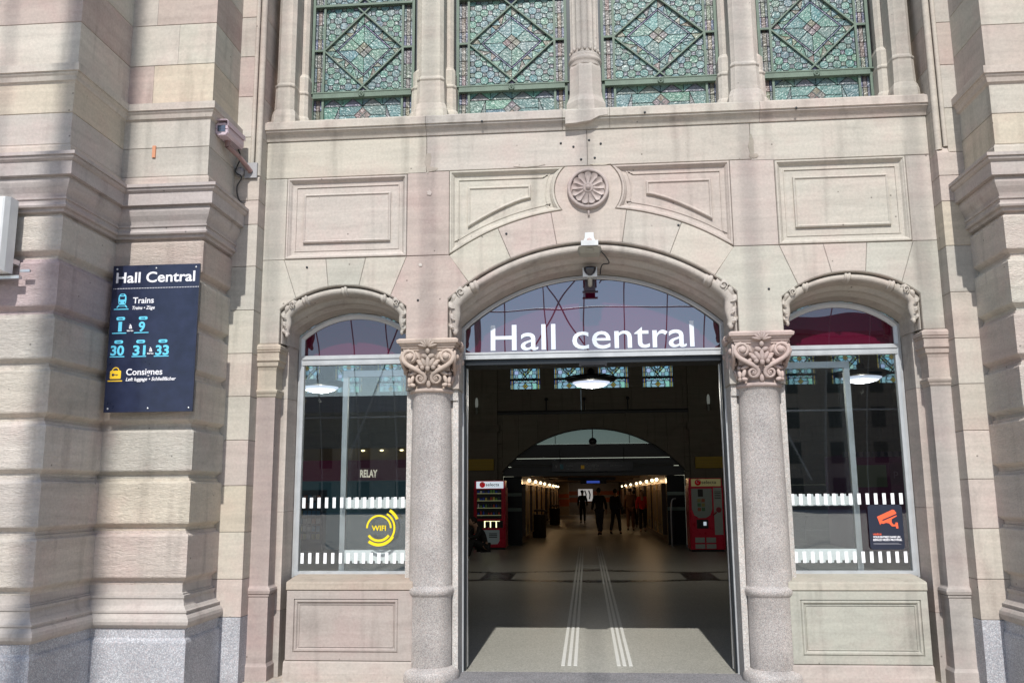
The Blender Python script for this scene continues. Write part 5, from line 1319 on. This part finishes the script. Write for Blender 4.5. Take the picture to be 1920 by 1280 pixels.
# --- hanging direction sign
t_ = thing('hanging_sign', 'long dark hanging sign with small symbols above the passage', 'sign', (.12, YB+.05, 2.3))
p = MB(); p.box(-1.15, 1.38, YB+.02, YB+.10, 2.27, 2.56, 0); p.build('panel', plain('dark_sign', (.02, .03, .055), .35), t_)
p = MB(); yy = YB+.019
text_into(p, 'Trains', -.72, 2.42, yy, height=.06, mat=0); text_into(p, 'Trains • Züge', -.72, 2.34, yy, height=.03, mat=0)
text_into(p, 'Consignes', -.1, 2.42, yy, height=.075, mat=0, bold=.02); text_into(p, 'Left luggage • Schließfächer', -.1, 2.34, yy, height=.03, mat=0)
text_into(p, 'Salle d\'attente', .66, 2.42, yy, height=.05, mat=0)
p.box(-.9, -.8, yy-.002, yy, 2.35, 2.50, 1); p.box(-.25, -.14, yy-.002, yy, 2.35, 2.46, 2); p.add([(-1.06, yy-.001, 2.47), (-.98, yy-.001, 2.47), (-1.02, yy-.001, 2.37)], [(0, 1, 2)], 0)
p.build('lettering', [plain('dim_white', (.25, .27, .3), .5), plain('dim_cyan', (.06, .25, .35), .5), plain('dim_yellow', (.6, .35, .02), .5, emit=.05)], t_)
p = MB()
for x in (-.9, 1.1): p.tube([(x, YB+.06, 2.56), (x, YB+.06, 3.0)], .01, 6)
p.build('hanger', DARKM, t_)

# --- pendant lamps with a bright bowl
def pendant(x, y, label):
    t_ = thing('pendant_lamp', label, 'lamp', (x, y, 3.7), 'pendant bowl lamps')
    p = MB(); p.lathe([(.001, -.11), (.18, -.098), (.30, -.066), (.37, -.02), (.385, .0), (.37, .02), (.001, .03)], (x, y, 3.83), 36); p.build('bowl', plain('lit_bowl', (.75, .82, 1), .5, emit=.75, ecol=(.72, .80, 1)), t_)
    p = MB(); p.lathe([(.40, .0), (.50, .04), (.53, .10), (.48, .12), (.38, .03)], (x, y, 3.83), 36); p.tube([(x, y, 3.9), (x, y, 10.4)], .012, 6); p.lathe([(.08, .05), (.08, .25), (.03, .3)], (x, y, 3.83), 16); p.build('shade', DARKM, t_)
    ld_ = bpy.data.lights.new('pendant_light', 'POINT'); ld_.energy = 50; ld_.color = (1, .93, .80); ld_.shadow_soft_size = .04
    lo = bpy.data.objects.new('pendant_light', ld_); SC.collection.objects.link(lo); lo.parent = t_; lo.location = (0, 0, -.15)
    return t_
pendant(.06, 10, 'bright bowl pendant lamp hanging in the middle of the doorway view')
pendant(-5.62, 10, 'bright bowl pendant lamp seen through the left side window')
pendant(5.45, 10, 'bright bowl pendant lamp seen through the right side window')

# --- kiosk shop seen through the left window
t_ = thing('newsstand', 'newsstand with plum fascia and row of spotlights behind the left window', 'shop', (-6.6, 18, 0))
p = MB(); p.box(-9.6, -4.6, 18.0, 19.9, 2.02, 2.62, 0); p.build('fascia', plain('plum_fascia', (.12, .01, .04), .4, emit=.03, ecol=(.5, .03, .15)), t_)
p = MB(); p.box(-9.6, -4.6, 18.2, 19.9, 2.62, 2.98, 0); p.build('upper_band', plain('dim_beige_band', (.25, .18, .08), .5), t_)
p = MB(); text_into(p, 'RELAY', -6.79, 2.12, 17.998, width=.52, height=.22, bold=.03); p.build('lettering', plain('lit_letters', (.8, .7, .6), .5, emit=.75, ecol=(1, .88, .72)), t_)
p = MB(); p.box(-9.6, -4.6, 18.5, 19.9, 0, 2.02, 0); p.build('shop_interior', plain('shop_blue', (.03, .06, .08), .4, emit=.035, ecol=(.2, .5, .6)), t_)
for x in (-7.25, -6.72, -6.15, -5.55): p = MB(); p.ell((x, 18.0, 2.90), (.06, .04, .028)); p.build('spotlight', plain('spot_glow', (1, .9, .6), .5, emit=3.5, ecol=(1, .8, .45)), t_)
mg = [plain('mag_%d' % i, c_, .5, emit=.04) for i, c_ in enumerate(((.3, .3, .32), (.28, .1, .05), (.05, .15, .25), (.25, .22, .08)))]
t2 = thing('magazine_rack', 'dark magazine rack with rows of covers behind the left window', 'rack', (-8.2, 17.5, 0))
p = MB(); p.box(-8.75, -7.75, 17.5, 17.9, 0, 1.75, 0); p.build('frame', BLACK, t2)
for r_ in range(6):
    p = MB()
    for i in range(7): p.box(-8.70+i*.13, -8.60+i*.13, 17.47, 17.495, .35+r_*.22, .35+r_*.22+.15, random.randrange(4))
    p.build('magazines', mg, t2)
# shop on the right
t_ = thing('magenta_kiosk', 'plum kiosk with striped awning edge behind the right window', 'shop', (8, 17, 0))
PLUM = plain('plum_wall', (.10, .008, .05), .35, emit=.012, ecol=(.5, .05, .25))
p = MB(); p.box(7.2, 10.8, 17.3, 19.9, 0, 2.62, 0); p.build('wall', PLUM, t_)
p = MB()
for i in range(20): p.box(7.0+i*.19, 7.1+i*.19, 17.0, 17.28, 2.52, 2.66, 0)
p.build('awning_stripes', plain('awning_grey', (.22, .18, .22), .6), t_)
p = MB(); p.box(7.3, 8.15, 17.25, 17.29, 1.7, 2.3, 0); p.build('window', plain('olive_window', (.12, .14, .08), .3, emit=.03), t_)
p = MB(); text_into(p, 'p', 8.35, 2.0, 17.28, height=.2, mat=0); p.box(8.25, 8.6, 17.28, 17.295, 1.75, 2.35, 1); p.box(8.25, 8.6, 17.28, 17.295, 1.35, 1.62, 1); p.build('poster', [plain('poster_mark', (.3, .15, .25), .5), plain('poster_plum', (.16, .03, .09), .5)], t_)

# --- passage display cases with picture lamps
glow = plain('warm_bulb', (1, .85, .55), .5, emit=4, ecol=(1, .82, .5)); GOLD = plain('brass_trim', (.5, .32, .12), .3, .8)
case_l = (21.6, 25.2, 28.8, 32.4, 37.8, 42.8, 47.2, 51.2); case_r = (22.2, 24.3, 27.3, 31.4, 34.5, 40.1, 46.2, 52.0)
def case(x, y, s, label):
    t_ = thing('display_case', label, 'display case', (x, y, 0), 'lit display cases along the passage')
    p = MB(); p.box(min(x, x-s*.14), max(x, x-s*.14), y-.85, y+.85, .25, 1.9, 0); p.build('cabinet', plain('case_dark', (.08, .045, .03), .25), t_)
    p = MB()
    for yy_ in (y-.86, y+.86): p.box(min(x-s*.15, x-s*.17), max(x-s*.15, x-s*.17), yy_-.02, yy_+.02, .25, 1.9, 0)
    for zz_ in (.25, 1.88): p.box(min(x-s*.15, x-s*.17), max(x-s*.15, x-s*.17), y-.86, y+.86, zz_, zz_+.03, 0)
    p.build('frame', GOLD, t_)
    p = MB(); p.box(min(x-s*.145, x-s*.155), max(x-s*.145, x-s*.155), y-.7, y+.7, .6, 1.7, 0); p.build('poster', plain('poster_warm', (.3, .18, .09), .5), t_)
    p = MB(); p.ell((x-s*.22, y, 2.03), (.055, .055, .055)); p.build('lamp', glow, t_)
    l_ = bpy.data.lights.new('case_light', 'POINT'); l_.energy = 2.2; l_.color = (1, .62, .3); l_.shadow_soft_size = .06
    lo = bpy.data.objects.new('case_light', l_); SC.collection.objects.link(lo); lo.parent = t_; lo.location = (-s*.32, 0, 1.98)
for i, y in enumerate(case_l): case(-2.2, y, -1, 'case number %d from the hall along the left passage wall' % (i+1) if False else ('first', 'second', 'third', 'fourth', 'fifth', 'sixth', 'seventh', 'eighth')[i]+' lit display case from the hall on the left passage wall')
for i, y in enumerate(case_r): case(2.48, y, 1, ('first', 'second', 'third', 'fourth', 'fifth', 'sixth', 'seventh', 'eighth')[i]+' lit display case from the hall on the right passage wall')
for i, y in enumerate((30, 46, 58)):
    l_ = bpy.data.lights.new('passage_fill', 'AREA'); l_.energy = 7; l_.color = (1, .68, .38); l_.size = 2  # unseen fill lamps added to lift the ambient light in the passage
    lo = bpy.data.objects.new('passage_fill', l_); SC.collection.objects.link(lo); lo.location = (.1, y, 2.3)
# screens
t_ = thing('departure_screen', 'dark screen box with a faint blue display hanging over the passage', 'screen', (.25, 24, 2.2))
p = MB(); p.box(-.75, .95, 24, 24.2, 2.05, 2.16, 0); p.box(-.3, .62, 23.9, 24.2, 1.93, 2.05, 0); p.build('housing', BLACK, t_); p = MB(); p.box(-.08, .38, 23.89, 23.898, 1.95, 2.03, 0); p.build('display', plain('blue_display', (.03, .08, .5), .4, emit=.25, ecol=(.1, .2, 1)), t_)
t_ = thing('lit_poster', 'small bright white poster frame at the far end of the passage', 'poster', (-.2, 60, 1))
p = MB(); p.box(-.75, .35, 60, 60.1, 1.0, 1.9, 0); p.build('panel', plain('lit_poster_white', (.7, .7, .7), .5, emit=.35), t_)
p = MB()
for i in range(3): p.tube([(-.55+i*.3, 59.98, 1.8), (-.45+i*.3, 59.98, 1.5), (-.5+i*.3, 59.98, 1.15)], .05, 6)
p.build('print', BLACK, t_)
# bins
for x, y, lb in ((-1.85, 25.0, 'dark waste bin on the left of the passage nearest the hall'), (-1.75, 38, 'dark waste bin further down the left of the passage')):
    t_ = thing('waste_bin', lb, 'bin', (x, y, 0), 'waste bins')
    p = MB(); p.lathe([(.2, 0), (.25, .02), (.27, .8), (.28, .82), (.22, .84)], (x, y, 0), 20); p.build('body', plain('bin_bronze', (.06, .05, .04), .4, .5), t_); p = MB(); p.lathe([(.27, .95), (.28, .98), (.1, 1.03)], (x, y, 0), 20); p.tube([(x-.2, y, .8), (x-.2, y, .97)], .015, 6); p.tube([(x+.2, y, .8), (x+.2, y, .97)], .015, 6); p.build('lid', BLACK, t_)
# post
t_ = thing('barrier_post', 'thin steel barrier with a curved top at the right of the passage mouth', 'barrier', (2.5, 19.6, 0))
p = MB(); p.tube(smooth([Vector((2.46, 19.6, 0)), Vector((2.46, 19.6, .9)), Vector((2.50, 19.6, 1.35)), Vector((2.62, 19.6, 1.42))]), .025, 8); p.build('tube', ALU, t_)

# ================================================================== PEOPLE
def skinned(name, joints, edges_, radii, mat, parent, sub=2):
    me = bpy.data.meshes.new(name); me.from_pydata(joints, edges_, []); o = bpy.data.objects.new(name, me); SC.collection.objects.link(o)
    sk = o.modifiers.new('s', 'SKIN'); me.skin_vertices.new() if not me.skin_vertices else None
    for i, r_ in enumerate(radii):
        q = r_ if isinstance(r_, tuple) else (r_, r_)
        me.skin_vertices[0].data[i].radius = q
    me.skin_vertices[0].data[0].use_root = True
    sb = o.modifiers.new('u', 'SUBSURF'); sb.levels = sub; sb.render_levels = sub
    dg = bpy.context.evaluated_depsgraph_get(); m2 = bpy.data.meshes.new_from_object(o.evaluated_get(dg)); m2.name = name
    bpy.data.objects.remove(o); bpy.data.meshes.remove(me)
    for pl in m2.polygons: pl.use_smooth = True
    m2.materials.clear(); m2.materials.append(mat)
    o = bpy.data.objects.new(name, m2); SC.collection.objects.link(o); o.parent = parent
    return o
SKIN = plain('skin', (.36, .22, .16), .6)
def person(x, y, h_, rz, label, coat, trou, hair, stride=.22, lean=0, bag=None, female=False, seated=False):
    P = thing('person', label, 'person', (x, y, 0)); P.rotation_euler = (0, 0, rz); k = h_/1.75
    S_ = lambda *a: tuple(v*k for v in a)
    if not seated:
        hipz, kn, an = .93, .50, .09
        J = {'pel': (0, 0, hipz), 'wa': (0, .0, 1.10), 'ch': (0, -.01-lean*.3, 1.30), 'nk': (0, -lean*.5, 1.47), 'hd0': (0, -.01-lean*.6, 1.56), 'hd1': (0, -.02-lean*.6, 1.66)}
        for s, n_, st in ((-1, 'L', stride), (1, 'R', -stride)):
            J['hp'+n_] = (s*.09, 0, hipz-.03); J['kn'+n_] = (s*.10, -st*.55-.03, kn); J['an'+n_] = (s*.10, -st+(.10 if st < 0 else 0), an+(.05 if st < 0 else 0)); J['to'+n_] = (s*.11, -st-.15+(.08 if st < 0 else 0), .03)
            J['sh'+n_] = (s*.17, -lean*.4, 1.42); J['el'+n_] = (s*.23, st*.35, 1.15); J['wr'+n_] = (s*.24, st*.6-.06, .92)
    else:
        hipz = .32
        J = {'pel': (0, 0, hipz), 'wa': (0, -.02, .48), 'ch': (0, -.12, .66), 'nk': (0, -.20, .80), 'hd0': (0, -.25, .87), 'hd1': (0, -.29, .95)}
        for s, n_ in ((-1, 'L'), (1, 'R')):
            J['hp'+n_] = (s*.10, 0, hipz); J['kn'+n_] = (s*.17, -.38, .50); J['an'+n_] = (s*.14, -.48, .09); J['to'+n_] = (s*.15, -.64, .035)
            J['sh'+n_] = (s*.17, -.16, .76); J['el'+n_] = (s*.24, -.30, .58); J['wr'+n_] = (s*.12, -.46, .56)
    names = list(J); idx = {n_: i for i, n_ in enumerate(names)}
    E_ = [('pel', 'wa'), ('wa', 'ch'), ('ch', 'nk'), ('nk', 'hd0'), ('hd0', 'hd1')]
    for n_ in 'LR': E_ += [('pel', 'hp'+n_), ('hp'+n_, 'kn'+n_), ('kn'+n_, 'an'+n_), ('an'+n_, 'to'+n_), ('ch', 'sh'+n_), ('sh'+n_, 'el'+n_), ('el'+n_, 'wr'+n_)]
    rad = {'pel': (.12, .10), 'wa': (.125, .095), 'ch': (.145, .10), 'nk': .052, 'hd0': (.07, .08), 'hd1': (.078, .092)}
    for n_ in 'LR': rad.update({'hp'+n_: .085, 'kn'+n_: .055, 'an'+n_: .04, 'to'+n_: (.04, .025), 'sh'+n_: .055, 'el'+n_: .04, 'wr'+n_: .028})
    skinned('body', [S_(*J[n_]) for n_ in names], [(idx[a], idx[b_]) for a, b_ in E_], [tuple(v*k for v in rad[n_]) if isinstance(rad[n_], tuple) else rad[n_]*k for n_ in names], SKIN, P)
    # hands with five fingers
    for n_, s in (('L', -1), ('R', 1)):
        w_ = Vector(J['wr'+n_]); e_ = Vector(J['el'+n_]); d = (w_-e_).normalized(); sd_ = Vector((0, 1, 0)); sd_ = (sd_-d*sd_.dot(d)).normalized()
        pts = [tuple((w_-d*.01)*k), tuple((w_+d*.05)*k)]; ed = [(0, 1)]; rd = [.024*k, .028*k]
        for f_ in range(4):
            b0 = w_+d*.09+sd_*(.027-.018*f_); tip = b0+d*(.055, .07, .065, .05)[3-f_]+Vector((-s*.02, 0, 0))
            i0 = len(pts); pts += [tuple(b0*k), tuple(tip*k)]; ed += [(1, i0), (i0, i0+1)]; rd += [.0095*k, .0075*k]
        t0_ = w_+d*.05-sd_*.04; i0 = len(pts); pts += [tuple(t0_*k), tuple((t0_+d*.045-sd_*.01)*k)]; ed += [(1, i0), (i0, i0+1)]; rd += [.011*k, .008*k]
        skinned('hand', pts, ed, rd, SKIN, P, 1)
    def sub_(ns, ed, rr2, nm, mt): skinned(nm, [S_(*J[n_]) if isinstance(n_, str) else S_(*n_) for n_ in ns], ed, [tuple(v*k for v in r_) if isinstance(r_, tuple) else r_*k for r_ in rr2], mt, P)
    pz = J['pel']
    hem = (pz[0], pz[1], pz[2]-.10) if not seated else (pz[0], pz[1]+.04, pz[2]-.06)
    sub_(['ch', 'wa', 'pel', hem, 'shL', 'elL', (J['wrL'][0], J['wrL'][1], J['wrL'][2]+.03), 'shR', 'elR', (J['wrR'][0], J['wrR'][1], J['wrR'][2]+.03), (J['nk'][0], J['nk'][1]+.01, J['nk'][2]-.035)],
         [(0, 1), (1, 2), (2, 3), (0, 4), (4, 5), (5, 6), (0, 7), (7, 8), (8, 9), (0, 10)], [(.175, .125), (.155, .12), (.155, .13), (.17, .14), .075, .06, .047, .075, .06, .047, .075], 'jacket', coat)
    sub_(['pel', 'hpL', 'knL', (J['anL'][0], J['anL'][1], J['anL'][2]+.02), 'hpR', 'knR', (J['anR'][0], J['anR'][1], J['anR'][2]+.02)], [(0, 1), (1, 2), (2, 3), (0, 4), (4, 5), (5, 6)], [(.135, .115), .10, .075, .06, .10, .075, .06], 'trousers', trou)
    for n_ in 'LR':
        a_, t__ = Vector(J['an'+n_]), Vector(J['to'+n_])
        skinned('shoe', [S_(*(a_+Vector((0, .03, -.04)))), S_(*((a_+t__)/2+Vector((0, 0, -.02)))), S_(*t__)], [(0, 1), (1, 2)], [.042*k, .043*k, (.042*k, .03*k)], BLACK if not seated else WHITEP, P, 1)
    hc = Vector(J['hd1']); hp_ = MB(); hp_.ell(tuple((hc+Vector((0, .018, .015)))*k), (.088*k, .098*k, .10*k), None, 0, (1, 1, 1), 14, 10)
    if female: hp_.ell(tuple((hc+Vector((0, .06, -.08)))*k), (.08*k, .045*k, .13*k), None, 0, (1, 1, 1), 12, 8)
    ho = hp_.build('hair', hair, None); ho.parent = P
    fc_ = MB(); fc_.ell(tuple((hc+Vector((0, -.02, -.015)))*k), (.070*k, .082*k, .098*k), None, 0, (1, 1, 1), 14, 10); fc_.ell(tuple((hc+Vector((0, -.105, -.02)))*k), (.012*k, .018*k, .022*k))
    for s in (-1, 1): fc_.ell(tuple((hc+Vector((s*.073, .0, -.015)))*k), (.01*k, .02*k, .028*k)); fc_.ell(tuple((hc+Vector((s*.028, -.092, .0)))*k), (.012*k, .012*k, .008*k), None, 1)
    fc_.ell(tuple((hc+Vector((0, -.094, -.06)))*k), (.022*k, .01*k, .006*k), None, 2)
    fo = fc_.build('face', [SKIN, BLACK, plain('lips', (.3, .1, .08), .5)], None); fo.parent = P
    return P
cl_ = lambda n_, c_: plain(n_, c_, .85)
NAVYC = cl_('navy_cloth', (.02, .022, .035)); BLKC = cl_('black_cloth', (.012, .012, .013)); BRN = cl_('brown_cloth', (.13, .06, .035)); REDC = cl_('red_cloth', (.55, .02, .03)); JEAN = cl_('dark_denim', (.02, .025, .045)); MARC = cl_('wine_cloth', (.09, .01, .02))
DH = cl_('dark_hair', (.015, .01, .008)); BH = cl_('brown_hair', (.06, .035, .02))
person(.385, 26.7, 1.78, R(190), 'person in black coat striding away, one trouser leg wine red, nearest in the passage', BLKC, JEAN, DH, .30, .12)
person(1.02, 27.4, 1.74, R(160), 'person in navy jacket with a bag walking just right of the nearest person', NAVYC, BLKC, DH, .24, .05)
person(1.75, 30.5, 1.80, R(175), 'person in long brown coat between the navy jacket and the red jacket', BRN, BRN, BH, .12)
person(2.10, 34.0, 1.70, R(180), 'person in black walking behind the brown coat and red jacket', BLKC, BLKC, DH, .15)
person(2.20, 29.6, 1.70, R(0), 'person in bright red jacket at the right of the passage', REDC, BLKC, BH, .10, female=True)
person(-.33, 40.0, 1.74, R(180), 'dark distant person left of the group in the passage', BLKC, BLKC, DH, .14)
# shoulder bag on the navy walker
t_ = thing('shoulder_bag', 'black shoulder bag at the hip of the navy jacket walker', 'bag', (1.32, 27.4, .9))
p = MB(); p.ell((1.30, 27.38, .93), (.10, .16, .16)); p.build('body', BLACK, t_); p = MB(); p.tube(smooth([Vector((1.30, 27.3, 1.05)), Vector((1.18, 27.33, 1.45)), Vector((1.30, 27.46, 1.05))]), .012, 6); p.build('strap', BLACK, t_)
person(-2.62, 13.9, 1.74, R(-60), 'dark clothed person sitting on the hall floor at the left door edge', BLKC, BLKC, DH, seated=True)
